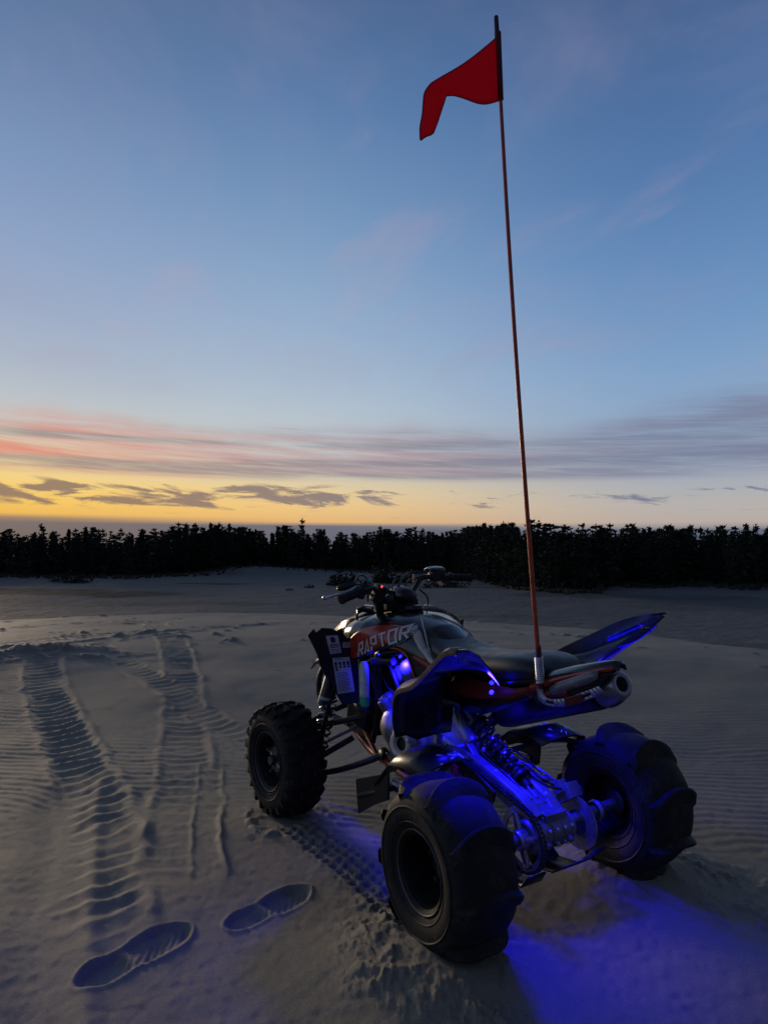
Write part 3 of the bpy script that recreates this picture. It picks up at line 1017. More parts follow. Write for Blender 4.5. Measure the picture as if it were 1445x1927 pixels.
def make_wheel_rear():
    """axis along x, outer face towards -x, centred on the tyre"""
    R, hw, rr = 0.270, 0.140, 0.122
    kx = .86
    sc = lambda pr: [(r_, h_ * kx) for r_, h_ in pr]
    hub = MB().lathe([(0.0, -0.02), (0.045, -0.02), (0.045, 0.05), (0.03, 0.06), (0.0, 0.06)], (0, 0, 0), (1, 0, 0), 20)
    for k in range(4):
        a = k * PI / 2 + .4
        hub.lathe([(0.010, -0.014), (0.010, 0.008), (0.0, 0.010)], (-0.02, math.cos(a) * .055, math.sin(a) * .055), (-1, 0, 0), 6)
    h = hub.build('wheel', M['dark_metal'], None)
    rim = MB().lathe(sc([(0.040, 0.012), (0.080, 0.022), (0.092, 0.018), (0.096, -0.02), (0.100, -0.085), (0.106, -0.104), (0.124, -0.110), (0.1265, -0.116),
                      (0.1265, -0.122), (0.121, -0.124), (0.110, -0.112), (0.104, -0.08), (0.102, 0.0), (0.104, 0.09), (0.112, 0.112), (0.124, 0.118), (0.124, 0.108), (0.100, 0.08), (0.09, 0.03), (0.04, 0.02)]),
                     (0, 0, 0), (1, 0, 0), 48)
    rim.build('rim', M['rim'], h, ang=30)
    lip = MB().lathe([(0.1225, -0.1065), (0.1262, -0.1092), (0.1285, -0.1065), (0.1262, -0.1038)], (0, 0, 0), (1, 0, 0), 48)
    lip.build('rim_edge', M['steel_dull'], h)
    prof = [(rr, -.112), (.140, -.128), (.165, -.139), (.195, -.143), (.222, -.138), (.243, -.124), (.256, -.100), (.264, -.060), (.268, 0),
            (.264, .060), (.256, .100), (.243, .124), (.222, .138), (.195, .143), (.165, .139), (.140, .128), (rr, .112)]
    prof = [(rr + (r_ - rr) * .905, h_) for r_, h_ in prof]
    ty = MB().lathe(sc(prof), (0, 0, 0), (1, 0, 0), 72)
    # raised rings and bead lines on the sidewall
    for q, xx in ((.150, .1345), (.197, .1435)):
        for s in (-1, 1):
            ty.lathe([(q - .004, s * (xx * kx - .001)), (q, s * (xx * kx + .0022)), (q + .004, s * (xx * kx - .001))], (0, 0, 0), (1, 0, 0), 60)
    ty.build('tyre', M['rubber'], h, ang=50)
    me = None
    n = 9
    for k in range(n):
        if me is None:
            pd = MB()
            rows = []
            for j in range(15):
                u = -1 + 2 * j / 14
                x = u * 0.119
                base = .254 - .030 * abs(u) ** 3.2
                hh = .034 * (1 - .30 * u * u) if abs(u) < .99 else 0.012
                cup = 0.16 * (1 - u * u)          # the scoop bows across the tread
                row = []
                for da, rz in ((-.20, -.004), (-.12, .013), (-.050, hh * .82), (-.012, hh), (.012, hh * .94), (.024, hh * .45), (.036, -.006)):
                    a = da + cup
                    rd = base + rz
                    row.append((x, rd * math.sin(a), rd * math.cos(a)))
                rows.append(row)
            pd.grid(rows)
            o = pd.build('paddle', M['rubber'], h, ang=30)
            me = o.data
        else:
            o = bpy.data.objects.new('paddle', me)
            COL.objects.link(o)
            o.parent = h
        o.rotation_euler.x = 2 * PI * k / n + 0.30
    return h


def make_wheel_front():
    R, rr = 0.262, 0.137
    hub = MB().lathe([(0.0, -0.050), (0.020, -0.050), (0.024, -0.042), (0.024, -0.02), (0.060, -0.018), (0.066, -0.008), (0.066, 0.02), (0.05, 0.05), (0.0, 0.05)], (-.028, 0, 0), (1, 0, 0), 24)
    for k in range(4):
        a = k * PI / 2 + .5
        hub.tube([(-.045, math.cos(a) * .02, math.sin(a) * .02), (-.042, math.cos(a) * .075, math.sin(a) * .075)], [.013, .010], 8)
        hub.lathe([(0.011, -0.004), (0.011, 0.014), (0.007, 0.022), (0.0, 0.023)], (-0.040, math.cos(a) * .070, math.sin(a) * .070), (-1, 0, 0), 6)
    h = hub.build('wheel', M['hub_steel'], None, ang=30)
    rim = MB().lathe([(0.060, -0.030), (0.085, -0.034), (0.098, -0.018), (0.106, -0.010), (0.112, -0.04), (0.118, -0.068), (0.124, -0.078), (0.136, -0.082), (0.139, -0.088), (0.1345, -0.091),
                      (0.120, -0.078), (0.116, -0.03), (0.116, 0.05), (0.124, 0.075), (0.137, 0.082), (0.137, 0.07), (0.10, 0.03), (0.06, 0.02)], (0, 0, 0), (1, 0, 0), 48)
    rim.build('rim', M['rim'], h, ang=30)
    lip = MB().lathe([(0.1355, -0.0905), (0.1390, -0.0925), (0.1410, -0.0900), (0.1390, -0.0880)], (0, 0, 0), (1, 0, 0), 48)
    lip.build('rim_edge', M['steel_dull'], h)
    prof = [(rr, -.080), (.152, -.094), (.180, -.102), (.208, -.102), (.230, -.094), (.243, -.078), (.249, -.045), (.251, 0),
            (.249, .045), (.243, .078), (.230, .094), (.208, .102), (.180, .102), (.152, .094), (rr, .080)]
    ty = MB().lathe(prof, (0, 0, 0), (1, 0, 0), 64)
    for s in (-1, 1):
        for q, w_ in ((.176, .1025), (.150, .0955)):
            ty.lathe([(q - .003, s * (w_ - .001)), (q, s * (w_ + .002)), (q + .003, s * (w_ - .001))], (0, 0, 0), (1, 0, 0), 60)
    ty.build('tyre', M['rubber'], h, ang=50)
    kn = MB()
    N = 22
    def knob(x, a, sx, sa, r0, r1, tilt=0.0, ry=0.0):
        """block standing on the tread: across x, around angle a"""
        out = []
        for rr_, k in ((r0, 1.12), (r1, 0.9)):
            for ux, ua in ((-1, -1), (1, -1), (1, 1), (-1, 1)):
                xx = x + ux * sx * k + ua * sa * tilt
                aa = a + ua * sa * k / .25
                r_ = rr_ - ry * (ux * sx)
                out.append((xx, r_ * math.sin(aa), r_ * math.cos(aa)))
        kn.add(out, [(3, 2, 1, 0), (4, 5, 6, 7), (0, 1, 5, 4), (1, 2, 6, 5), (2, 3, 7, 6), (3, 0, 4, 7)])
    for k in range(N):
        a = 2 * PI * k / N
        knob(-.020, a, .014, .013, .247, .266, .3)
        knob(.022, a + PI / N * .7, .014, .013, .247, .266, -.3)
        for s in (-1, 1):
            a2 = a + (PI / N if s > 0 else PI / N * 1.6)
            knob(s * .060, a2, .014, .014, .243, .263, s * .4, s * .25)
            # shoulder lugs that wrap onto the sidewall
            if k % 2 == 0 or s > 0:
                knob(s * .089, a2 + .05, .011, .017, .224, .252, s * .2, s * .55)
            else:
                knob(s * .089, a2 + .05, .013, .012, .219, .251, s * .2, s * .55)
    t = kn.build('tread_knobs', M['rubber'], h, smooth=False)
    tag(t, kind='stuff')
    return h


M['steel_dull'] = mat('dull_rim_edge', (0.085, 0.085, 0.08), 0.5, 0.4, dust=0.2)


def copy_tree(o, parent):
    c = o.copy()
    COL.objects.link(c)
    c.parent = parent
    for ch in [q for q in bpy.data.objects if q.parent == o]:
        copy_tree(ch, c)
    return c


rw = make_wheel_rear()
rw.parent = Q
rw.location = (-0.429, 0, 0.25)
rw['label'] = 'rear left wheel with paddle tyre'
rw2 = copy_tree(rw, Q)
rw2.location = (0.429, 0, 0.283)
rw2.rotation_euler = (0.31, 0, 0)
rw2.scale.x = -1
rw2['label'] = 'rear right wheel with paddle tyre'
fw = make_wheel_front()
fw.parent = Q
fw.location = (-0.470, 1.28, 0.255)
fw.rotation_euler.z = math.radians(4.5)
fw['label'] = 'front left wheel with knobbly tyre'
fw2 = copy_tree(fw, Q)
fw2.location = (0.470, 1.28, 0.255)
fw2.rotation_euler = (0.2, 0, math.radians(4.5))
fw2.scale.x = -1
fw2['label'] = 'front right wheel with knobbly tyre'

# ---- chassis
m = MB()
for s in (-1, 1):
    m.tube([(s * .09, 1.30, .36), (s * .12, 1.05, .30), (s * .155, .80, .30), (s * .165, .55, .285), (s * .15, .36, .30), (s * .13, .34, .42)], .0165, 10, smooth=5)
    m.tube([(s * .09, 1.32, .40), (s * .11, 1.02, .47), (s * .14, .80, .44), (s * .16, .56, .31)], .013, 8, smooth=4)
    m.tube([(s * .10, 1.20, .42), (s * .15, .92, .30)], .012, 8)
    m.tube([(s * .10, 1.02, .47), (s * .155, .70, .30)], .011, 8)
    m.tube([(s * .08, 1.18, .86), (s * .13, .90, .84), (s * .15, .55, .80), (s * .145, .30, .745), (s * .12, .02, .755), (s * .08, -.22, .80)], .015, 10, smooth=5)
for y, z in ((1.28, .37), (.80, .30), (.36, .30), (.02, .755)):
    m.tube([(-.13, y, z), (.13, y, z)], .013, 8)
add(m, 'frame', M['frame_red'])
m = MB()
for s in (-1, 1):
    m.tube([(s * .165, .93, .80), (s * .155, .905, .68), (s * .14, .93, .50), (s * .12, 1.02, .34)], .015, 10, smooth=5)
    m.tube([(s * .15, .86, .80), (s * .13, .74, .62), (s * .13, .66, .45)], .010, 8, smooth=3)
add(m, 'down_tube', M['dark_metal'])
m = MB().prism([(-.13, .95, .265), (.13, .95, .265), (.13, .35, .262), (-.13, .35, .262)], (0, 0, .006))
add(m, 'belly_plate', M['dark_metal'], bevel=.002)
m = MB().box((0, 1.06, .63), (.36, .05, .26)).box((0, 1.03, .63), (.30, .02, .22))
m.tube([(-.17, 1.10, .52), (-.17, 1.02, .50), (-.05, .98, .47)], .016, 8, smooth=4)
m.tube([(-.15, 1.05, .44), (.15, 1.05, .44)], .030, 8)
m.box((-.12, 1.10, .46), (.10, .16, .10), (.2, 0, .1)).box((-.04, 1.18, .40), (.16, .18, .12))
add(m, 'radiator', M['dark_metal'], bevel=.004)
m = MB()
for s in (-1, 1):
    m.tube([(s * .10, 1.30, .36), (s * .14, 1.52, .40), (s * .14, 1.58, .55), (s * .10, 1.50, .70)], .016, 10, smooth=5)
m.tube([(-.14, 1.57, .50), (.14, 1.57, .50)], .014, 8)
add(m, 'front_bumper', M['dark_metal'])

# ---- engine
m = MB()
m.lathe([(0, -.15), (.085, -.15), (.120, -.135), (.128, -.10), (.128, .10), (.12, .135), (.08, .15), (0, .15)], (0, .66, .40), (1, 0, 0), 28)
m.box((0, .50, .40), (.22, .26, .20), (.1, 0, 0)).box((0, .78, .44), (.20, .20, .16), (-.3, 0, 0))
eng = add(m, 'engine', M['alloy'], bevel=.012)
m = MB()
for k in range(7):
    m.box((0, .715 + k * .008, .525 + k * .019), (.180, .165, .008), (-.32, 0, 0))
m.lathe([(.068, 0), (.068, .16)], (0, .70, .50), (0, .32, .95), 20)
m.build('cylinder', M['alloy'], eng, bevel=.002)
m = MB().box((0, .775, .695), (.17, .15, .065), (-.32, 0, 0)).box((-.01, .775, .735), (.14, .11, .045), (-.32, 0, 0))
m.lathe([(0, 0), (.034, 0), (.038, .01), (.038, .03), (.030, .04), (0, .042)], (-.085, .79, .70), (-1, 0, 0), 18)
m.build('cylinder_head', M['alloy'], eng, bevel=.010)
m = MB().lathe([(.0, .0), (.05, .0), (.075, .006), (.082, .02), (.080, .05), (.05, .075), (0, .08)], (-.115, .775, .47), (-1, 0, 0), 24)
m.box((-.155, .72, .385), (.05, .085, .14), (0, 0, .1)).lathe([(0, 0), (.045, 0), (.052, .03), (.045, .09), (0, .10)], (-.10, .83, .52), (-.5, .2, .7), 18)
m.build('clutch_cover', M['alloy'], eng, bevel=.006)
m = MB().prism([(-.152, .73, .355), (-.152, .665, .335), (-.152, .645, .43), (-.152, .715, .45)], (.01, 0, 0))
m.build('side_plate', M['white_alloy'] if 'white_alloy' in M else M['steel'], eng, bevel=.003)
# ring-shaped countershaft cover that catches the light
m = MB().lathe([(.027, .0), (.036, .012), (.048, .014), (.058, .010), (.062, 0), (.062, -.03), (.027, -.03)], (-.222, .595, .452), (-1, -.25, 0.1), 36)
m.lathe([(0, -.012), (.027, -.012), (.027, -.02), (0, -.02)], (-.222, .595, .452), (-1, -.25, .1), 24, 1)
for k in range(3):
    a = k * 2.1 + .6
    m.lathe([(.010, -.01), (.010, .008), (.005, .011), (0, .011)], (-.222, .595 + .064 * math.cos(a), .452 + .064 * math.sin(a)), (-1, 0, 0), 8, 0)
m.build('sprocket_cover', [M['cover_grey'] if 'cover_grey' in M else M['steel'], M['dark_metal']], eng, ang=30)
# intake boot and air box under the tank
m = MB()
m.lathe([(.050, 0), (.060, .01), (.056, .03), (.064, .045), (.056, .06), (.066, .08), (.060, .16)], (-.03, .70, .755), (-.2, -.9, .25), 20)
m.lathe([(0, 0), (.042, 0), (.048, .012), (.048, .06), (.040, .085), (.018, .10), (0, .10)], (-.075, .715, .69), (-.55, -.25, .80), 22)
m.build('intake_boot', M['alloy'], eng)
m = MB().tube([(-.115, .80, .74), (-.17, .86, .765), (-.19, .80, .80), (-.12, .70, .82)], .020, 10, smooth=6)
m.tube([(-.20, .915, .735), (-.21, .82, .765), (-.18, .72, .775)], .018, 10, smooth=5)
m.tube([(-.10, .62, .66), (-.135, .655, .58), (-.12, .70, .50)], .018, 10, smooth=6)
m.build('hose', M['plastic'], eng)
m = MB()
for pts, r in (([(-.14, .96, .78), (-.19, .90, .70), (-.17, .86, .55), (-.10, .84, .50)], .005),
               ([(-.12, .95, .72), (-.16, .80, .64), (-.11, .72, .62)], .004),
               ([(-.06, .60, .76), (-.15, .60, .70), (-.17, .64, .58), (-.15, .60, .50)], .006),
               ([(.0, .90, .74), (-.10, .86, .62), (-.06, .80, .56)], .005)):
    m.tube(pts, r, 6, smooth=6)
m.build('cable', M['plastic'], eng)

# ---- bodywork as explicit surfaces
_Y = [.30, .40, .50, .58, .66, .72, .80, .88, .95, 1.03, 1.10]
_W = [.135, .140, .148, .160, .182, .208, .242, .264, .276, .268, .235]
_ZT = [.77, .83, .895, .938, .956, .968, .976, .975, .969, .955, .93]
_DM = [.04, .07, .11, .13, .13, .125, .115, .115, .115, .115, .115]
_EX = [2.0, 2.0, 2.0, 2.1, 2.3, 2.6, 3.1, 3.4, 3.4, 3.4, 3.4]


def body_x(y, z):
    W, zt = interp(y, _Y, _W), interp(y, _Y, _ZT)
    zm = zt - interp(y, _Y, _DM)
    if z <= zm:
        return -(W - 0.25 * (zm - z) ** 1.5)
    t = min(1.0, (z - zm) / (zt - zm))
    return -W * max(0.0, 1 - t ** interp(y, _Y, _EX)) ** 0.49
_ZB = [.66, .66, .67, .70, .832, .830, .808, .772, .757, .77, .82]


def offs(y, z, d):
    return (body_x(y, z) - d, y, z)


m = MB()
for s in (1,):
    rows = []
    for i in range(80):
        y = .30 + (1.10 - .30) * i / 79
        zb, zt = interp(y, [.30, .57, .587, .60, .62, .645, .68, .74, .805, .877, .93, 1.03, 1.10], [.66, .69, .734, .773, .811, .828, .835, .826, .806, .771, .760, .77, .82]), interp(y, _Y, _ZT)
        half = []
        for j in range(19):
            t = 1 - (1 - j / 18) ** 1.7
            z = zb + (zt - zb) * t
            half.append((body_x(y, z) if j < 18 else 0.0, y, z))
        rows.append(half + [(-x, a, b) for x, a, b in reversed(half[:-1])])
    m.grid(rows)
add(m, 'tank_cover', M['gloss'], solid=.004, soff=-1, ang=60)

for s, side in ((1, 'left'), (-1, 'right')):
    # red panel
    lo = ([.985, .939, .922, .885, .804, .687, .645, .630], [.770, .762, .769, .783, .817, .869, .890, .897])
    hi = ([.985, .936, .924, .874, .785, .727, .674, .630], [.830, .861, .874, .905, .930, .934, .929, .905])
    m = MB()
    rows = []
    for i in range(34):
        y = .985 - (.985 - .630) * i / 33
        a = float(np.interp(-y, [-q for q in lo[0]], lo[1]))
        b = float(np.interp(-y, [-q for q in hi[0]], hi[1]))
        rows.append([offs(y, a + (b - a) * j / 11, .0045) for j in range(12)])
    m.grid(rows)
    pan = add(m, 'side_panel', M['red'], solid=.004, soff=-1, mirror=s < 0, ang=70)
    # lettering
    w = MB()

    def letters(word, o, e_, up0, up1, wid, gap, th, mb, off, mi=0):
        o, e_, up0, up1 = Vector(o), Vector(e_), Vector(up0), Vector(up1)
        LT = len(word) * (wid * .9 + gap)
        h = up0.length
        G = {'R': [[(0, 0), (0.0, 1), (.80, 1), (.80, .48), (.16, .48)], [(.42, .46), (.86, 0)]],
             'A': [[(0, 0), (.44, 1), (.80, 0)], [(.62, .16), (.40, .16)]],
             'P': [[(0, 0), (0, .34)], [(0, .50), (0, 1), (.80, 1), (.80, .46), (.18, .46)]],
             'T': [[(0, 1), (.92, 1)], [(.46, .92), (.46, 0)]],
             'O': [[(.0, .5), (0, 1), (.80, 1), (.80, 0), (0, 0), (0, .52)]],
             '7': [[(0, 1), (.75, 1), (.28, 0)]], '0': [[(.0, .5), (0, 1), (.72, 1), (.72, 0), (0, 0), (0, .52)]]}
        u0 = 0.0
        for ch in word:
            for pl in G[ch]:
                P = [((p[0] * wid + .16 * p[1] * h), p[1] * h) for p in pl]
                for qd in ribbon(P, th):
                    # subdivide along the quad so it follows the curved panel
                    a, b_, c_, d_ = qd
                    N = 5
                    rws = []
                    for i in range(N + 1):
                        l, r_ = a.lerp(b_, i / N), d_.lerp(c_, i / N)
                        row = []
                        for e in (l, r_):
                            f_ = (u0 + e.x) / LT
                            pt = o.lerp(e_, f_) + up0.lerp(up1, max(0, min(1, f_))) * (e.y / h)
                            row.append(offs(pt.x, pt.y, off))
                        rws.append(row)
                    mb.grid(rws, mi=mi)
            u0 += wid * (.90 if ch != 'T' else 1.0) + gap

    letters('RAPTOR', (.884, .781), (.620, .890), (-.006, .056), (.040, .047), .0375, .0135, .0098, w, .0085)
    w.build('lettering', M['white'], pan, solid=.0015, mirror=s < 0, smooth=False)
    w = MB()
    letters('700R', (.690, .842), (.605, .898), (.008, .026), (.012, .024), .0185, .0070, .0042, w, .0070)
    w.build('model_lettering', M['grey_print'], pan, solid=.0012, mirror=s < 0, smooth=False)
    # silver strip sweeping down behind the panel
    m = MB()
    rows = []
    for y0, z0, w0 in ((.661, .931, 0), (.640, .918, 0), (.607, .904, 0), (.575, .878, 0), (.540, .850, 0), (.505, .826, 0), (.470, .800, 0), (.445, .780, 0)):
        hw_ = interp(-y0, [-.66, -.60, -.52, -.445], [.013, .014, .016, .010])
        rows.append([offs(y0 + hw_ * (1 - k / 2), z0 - .006 * (1 - k / 2), .005 + .003 * math.sin(k / 4 * PI)) for k in range(5)])
    m.grid(rows)
    add(m, 'silver_strip', M['silver'], solid=.004, soff=-1, mirror=s < 0)
    # orange edge along the opening
    pts = [offs(y, z, .004) for y, z in ((.70, .836), (.675, .836), (.645, .829), (.620, .812), (.600, .774), (.587, .735), (.575, .695))]
    add(MB().tube(pts, .0045, 8, smooth=4), 'edge_trim', M['orange'], mirror=s < 0)

    # front fender: back plate, top and leading part
    ol = [(-.488, .888), (-.459, .915), (-.447, .897), (-.418, .916), (-.372, .911), (-.343, .896), (-.319, .907), (-.308, .880), (-.294, .862), (-.250, .858),
          (-.238, .74), (-.222, .60), (-.225, .555), (-.316, .555), (-.352, .615), (-.372, .66), (-.407, .702), (-.428, .745), (-.443, .80)]
    if s < 0:
        ol = [(max(x, -.385 + (.9 - z) * .12), z - (.012 if z > .87 else 0)) for x, z in ol]
    m = MB().prism([(x, .95 + .10 * (x + .25) * -.25, z) for x, z in ol], (0, .012, 0))
    ff = add(m, 'front_fender', M['plastic'], bevel=.0035, mirror=s < 0, smooth=False)
    rows = []
    for y, zz, xo, xi in ((.955, -.03, -.385, -.250), (1.05, -.07, -.335, -.225), (1.20, -.13, -.295, -.20), (1.38, -.18, -.265, -.18), (1.52, -.24, -.22, -.14)):
        rows.append([(xo, y, .862 + zz), (xo + .03, y, .886 + zz), (xo * .6 + xi * .4, y, .894 + zz), (xi, y, .872 + zz)])
    add(MB().grid(rows), 'fender_top', M['plastic'], parent=ff, solid=.006, soff=-1, mirror=s < 0)
    if s > 0:
        def sheet(x0, z0, x1, z1, x2, z2, x3, z3, y=.947):
            return lambda u, v: Vector(((x0 * (1 - u) + x1 * u) * (1 - v) + (x3 * (1 - u) + x2 * u) * v, y + (-.25 * .10) * ((x0 * (1 - u) + x1 * u) + .25),
                                        (z0 * (1 - u) + z1 * u) * (1 - v) + (z3 * (1 - u) + z2 * u) * v))
        def label(fn, parts, name):
            lb = MB()
            def quad(u0, u1, v0, v1, mi, lift):
                vs = [fn(u0, v0), fn(u1, v0), fn(u1, v1), fn(u0, v1)]
                lb.add([p + Vector((0, -lift, 0)) for p in vs] + [p + Vector((0, .002, 0)) for p in vs],
                       [(0, 1, 2, 3), (0, 4, 5, 1), (1, 5, 6, 2), (2, 6, 7, 3), (3, 7, 4, 0)], mi)
            quad(0, 1, 0, 1, 0, .004)
            for p in parts:
                if len(p) == 5:
                    quad(*p[:4], p[4], .0048)
                else:
                    cx, cy, rx, ry = p
                    cs = [fn(cx + rx * math.cos(a), cy + ry * math.sin(a)) + Vector((0, -.0048, 0)) for a in [k * PI / 6 for k in range(12)]]
                    lb.add(cs, [tuple(range(12))], 1)
            lb.build(name, [M['label'], M['ink'], M['grey_print']], ff, smooth=False)
        # bold warning with a helmet mark
        parts = [(0, 1, 0, .06, 1), (.50, .25, .22, .12), (.30, .70, .30, .40, 1), (.36, .64, .40, .44, 1), (.15, .85, .50, .545, 1), (.10, .90, .58, .62, 1), (.12, .88, .66, .70, 1), (0.1, .9, .77, .80, 2), (.1, .9, .84, .87, 2), (.1, .8, .91, .94, 2)]
        label(sheet(-.403, .884, -.343, .882, -.322, .796, -.379, .794), parts, 'helmet_warning_label')
        parts = [(0, 1, 0, .10, 1), (.12, .60, .125, .145, 2)]
        for k in range(4):
            parts += [(.14 + .24 * k, .24, .085, .038), (.07 + .24 * k, .21 + .24 * k, .275, .30, 1), (.14 + .24 * k, .34, .075, .030)]
            if k < 1:
                parts.append((.15, .40, .08, .03))
        for k in range(13):
            parts.append((.08, .70 + .2 * ((k * 37) % 10) / 10, .475 + k * .038, .490 + k * .038, 2))
        label(sheet(-.372, .793, -.286, .791, -.256, .611, -.342, .609), parts, 'rider_warning_label')
        label(sheet(-.316, .841, -.269, .840, -.269, .816, -.316, .817), [(.08, .92, .15, .28, 2), (.08, .92, .40, .52, 2), (.08, .80, .65, .78, 2)], 'small_grey_label')

# ---- coolant bottle glowing in the underglow
m = MB()
rows = []
for z, w_, d_ in ((.563, .018, .012), (.572, .026, .019), (.62, .027, .021), (.68, .028, .022), (.73, .029, .022), (.752, .024, .018), (.764, .012, .010)):
    rows.append([(-.262 + d_ * math.cos(a), .838 + (z - .56) * .04 + w_ * math.sin(a), z) for a in [k * PI / 8 for k in range(16)]])
m.grid(rows, True, 0, True)
bt = add(m, 'coolant_bottle', M['bottle'])
m = MB()
rows = [[(-.262 + (d_ + .0015) * math.cos(a), .838 + (z - .56) * .04 + (w_ + .0015) * math.sin(a), z) for a in [k * PI / 8 for k in range(16)]]
        for z, w_, d_ in ((.5625, .018, .012), (.5715, .026, .019), (.61, .027, .021))]
m.grid(rows, True, 0, True)
m.build('coolant', M['coolant'], bt)

# ---- seat
rows = []
for y, zc, hw, zb in ((.755, .958, .022, .950), (.73, .966, .046, .945), (.67, .955, .076, .912), (.60, .924, .102, .868), (.54, .902, .122, .822), (.46, .880, .132, .796),
                      (.38, .866, .142, .790), (.28, .863, .148, .790), (.13, .884, .152, .796), (.02, .900, .150, .806), (-.06, .895, .138, .820), (-.105, .879, .116, .832), (-.128, .857, .078, .840)):
    h = zc - zb
    half = [(-hw * .96, zb), (-hw * 1.02, zb + .30 * h), (-hw * .99, zb + .62 * h), (-hw * .84, zc - .10 * h), (-hw * .48, zc - .005), (0, zc)]
    rows.append([(x, y, z) for x, z in half] + [(-x, y, z) for x, z in reversed(half[:-1])])
m = MB().grid(rows)
k = 11
m.f.append(tuple(range(k - 1, -1, -1))); m.m.append(0)
m.f.append(tuple((len(rows) - 1) * k + j for j in range(k))); m.m.append(0)
st = add(m, 'seat', M['vinyl'], sub=2)
pts = [(-.020, .748, .968), (-.050, .690, .962), (-.088, .618, .932), (-.112, .566, .905), (-.126, .530, .870), (-.132, .500, .835), (-.135, .466, .798)]
m = MB()
for s in (-1, 1):
    m.tube([(x * -s, y, z) for x, y, z in pts], .0035, 6, smooth=5)
m.build('seat_piping', M['silver'], st)

# ---- rear fenders: a shell that climbs from the mud guard in front of the tyre to a winged tip
for s in (1, -1):
    #        outer, crown, inner: the guard up front then back along the arch
    R_ = [((-.455, .262, .595), (-.34, .300, .560), (-.125, .375, .540)),
          ((-.470, .255, .660), (-.34, .300, .650), (-.120, .365, .640)),
          ((-.472, .242, .725), (-.34, .285, .735), (-.125, .335, .735)),
          ((-.468, .220, .768), (-.36, .240, .800), (-.150, .260, .800)),
          ((-.470, .130, .800), (-.36, .130, .835), (-.180, .130, .838)),
          ((-.474, .070, .835), (-.36, .060, .860), (-.178, .060, .842)),
          ((-.482, -.030, .905), (-.37, -.010, .905), (-.190, .02, .828)),
          ((-.484, -.095, .948), (-.38, -.075, .930), (-.200, .0, .815)),
          ((-.462, -.125, .952), (-.36, -.108, .928), (-.205, -.028, .800))]
    rows = []
    for a, c, d in R_:
        a, c, d = Vector(a), Vector(c), Vector(d)
        rows.append([a, a.lerp(c, .5) + Vector((0, 0, .012)), c, c.lerp(d, .5) + Vector((0, 0, .004)), d])
    # smooth along the arch
    cols = [spline([r[j] for r in rows], 4) for j in range(5)]
    m = MB().grid([[cols[j][i] for j in range(5)] for i in range(len(cols[0]))])
    rf = add(m, 'rear_fender', M['gloss'], solid=.006, soff=0, mirror=s < 0, ang=60)
    # rolled outer edge: a narrow bevelled band, its sunset highlight put into the colour
    pth = cols[0][8:]
    nx = cols[1][8:]
    rows = []
    for i, (p, q) in enumerate(zip(pth, nx)):
        wv = 0.016 + 0.010 * math.sin(min(1, i / 14) * PI)
        inn = (q - p).normalized()
        rows.append([p + Vector((-.004, 0, -.012)), p + Vector((-.006, 0, .004)), p + inn * wv * .5 + Vector((0, 0, .011)), p + inn * wv * 1.5 + Vector((0, 0, .009))])
    m = MB().grid(rows)
    m.build('fender_edge', M['lip_sunset_tan'], rf, solid=.004, mirror=s < 0, ang=60)
    # raised rear wing with a hole, standing on the back of the fender
    T_ = [Vector(p) for p in [(-.500, -.168, 1.018), (-.450, -.112, .999), (-.400, -.046, .968), (-.340, .019, .922), (-.280, .071, .884), (-.220, .105, .850)]]
    B_ = [Vector(p) for p in [(-.498, -.166, 1.008), (-.450, -.110, .938), (-.410, -.078, .904), (-.355, -.030, .878), (-.290, .010, .845), (-.220, .040, .815)]]
    T_, B_ = spline(T_, 4), spline(B_, 4)
    m = MB()
    cutv = (0, .30, .46, .62, .80, 1.0)
    for i in range(len(T_) - 1):
        for a, b in zip(cutv[:-1], cutv[1:]):
            if 4 <= i < 11 and (a, b) == (.46, .62):
                continue
            off = lambda v: Vector((.012 * math.sin(v * PI), .012 * math.sin(v * PI), 0))
            m.add([T_[i].lerp(B_[i], a) + off(a), T_[i + 1].lerp(B_[i + 1], a) + off(a), T_[i + 1].lerp(B_[i + 1], b) + off(b), T_[i].lerp(B_[i], b) + off(b)], [(0, 1, 2, 3)])
    ins = MB()  # slot backing and lower strip, coloured blue to paint the LED glow
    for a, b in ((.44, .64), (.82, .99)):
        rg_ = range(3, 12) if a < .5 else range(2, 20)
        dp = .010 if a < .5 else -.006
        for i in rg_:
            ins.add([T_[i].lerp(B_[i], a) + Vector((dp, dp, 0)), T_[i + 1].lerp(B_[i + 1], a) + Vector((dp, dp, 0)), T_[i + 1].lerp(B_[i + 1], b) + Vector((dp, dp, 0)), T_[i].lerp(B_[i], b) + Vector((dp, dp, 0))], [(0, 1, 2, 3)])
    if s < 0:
        ins.build('wing_glow_insert', M['led_glow_blue'], rf, solid=.003, mirror=s < 0)
    # the upper skin of the wing that closes the hole from above
    rows = []
    for i, p in enumerate(T_):
        u = i / (len(T_) - 1)
        rows.append([p, p + Vector((.012, .03 * min(1, u * 4), .004)), p + Vector((-.004, .075 * min(1, u * 4), -.035 * min(1, u * 4)))])
    m.grid(rows)
    if s < 0:
        m.build('fender_wing', M['gloss'], rf, solid=.005, mirror=s < 0, ang=60)
    m = MB()
    for yy, zz in ((.262, .70), (.268, .66)):
        for xx in (-.30, -.36, -.42):
            m.lathe([(.007, 0), (.007, .004), (0, .006)], (xx, yy + .03, zz), (0, -1, .1), 10)
    m.build('rivet', M['dark_metal'], rf, mirror=s < 0)

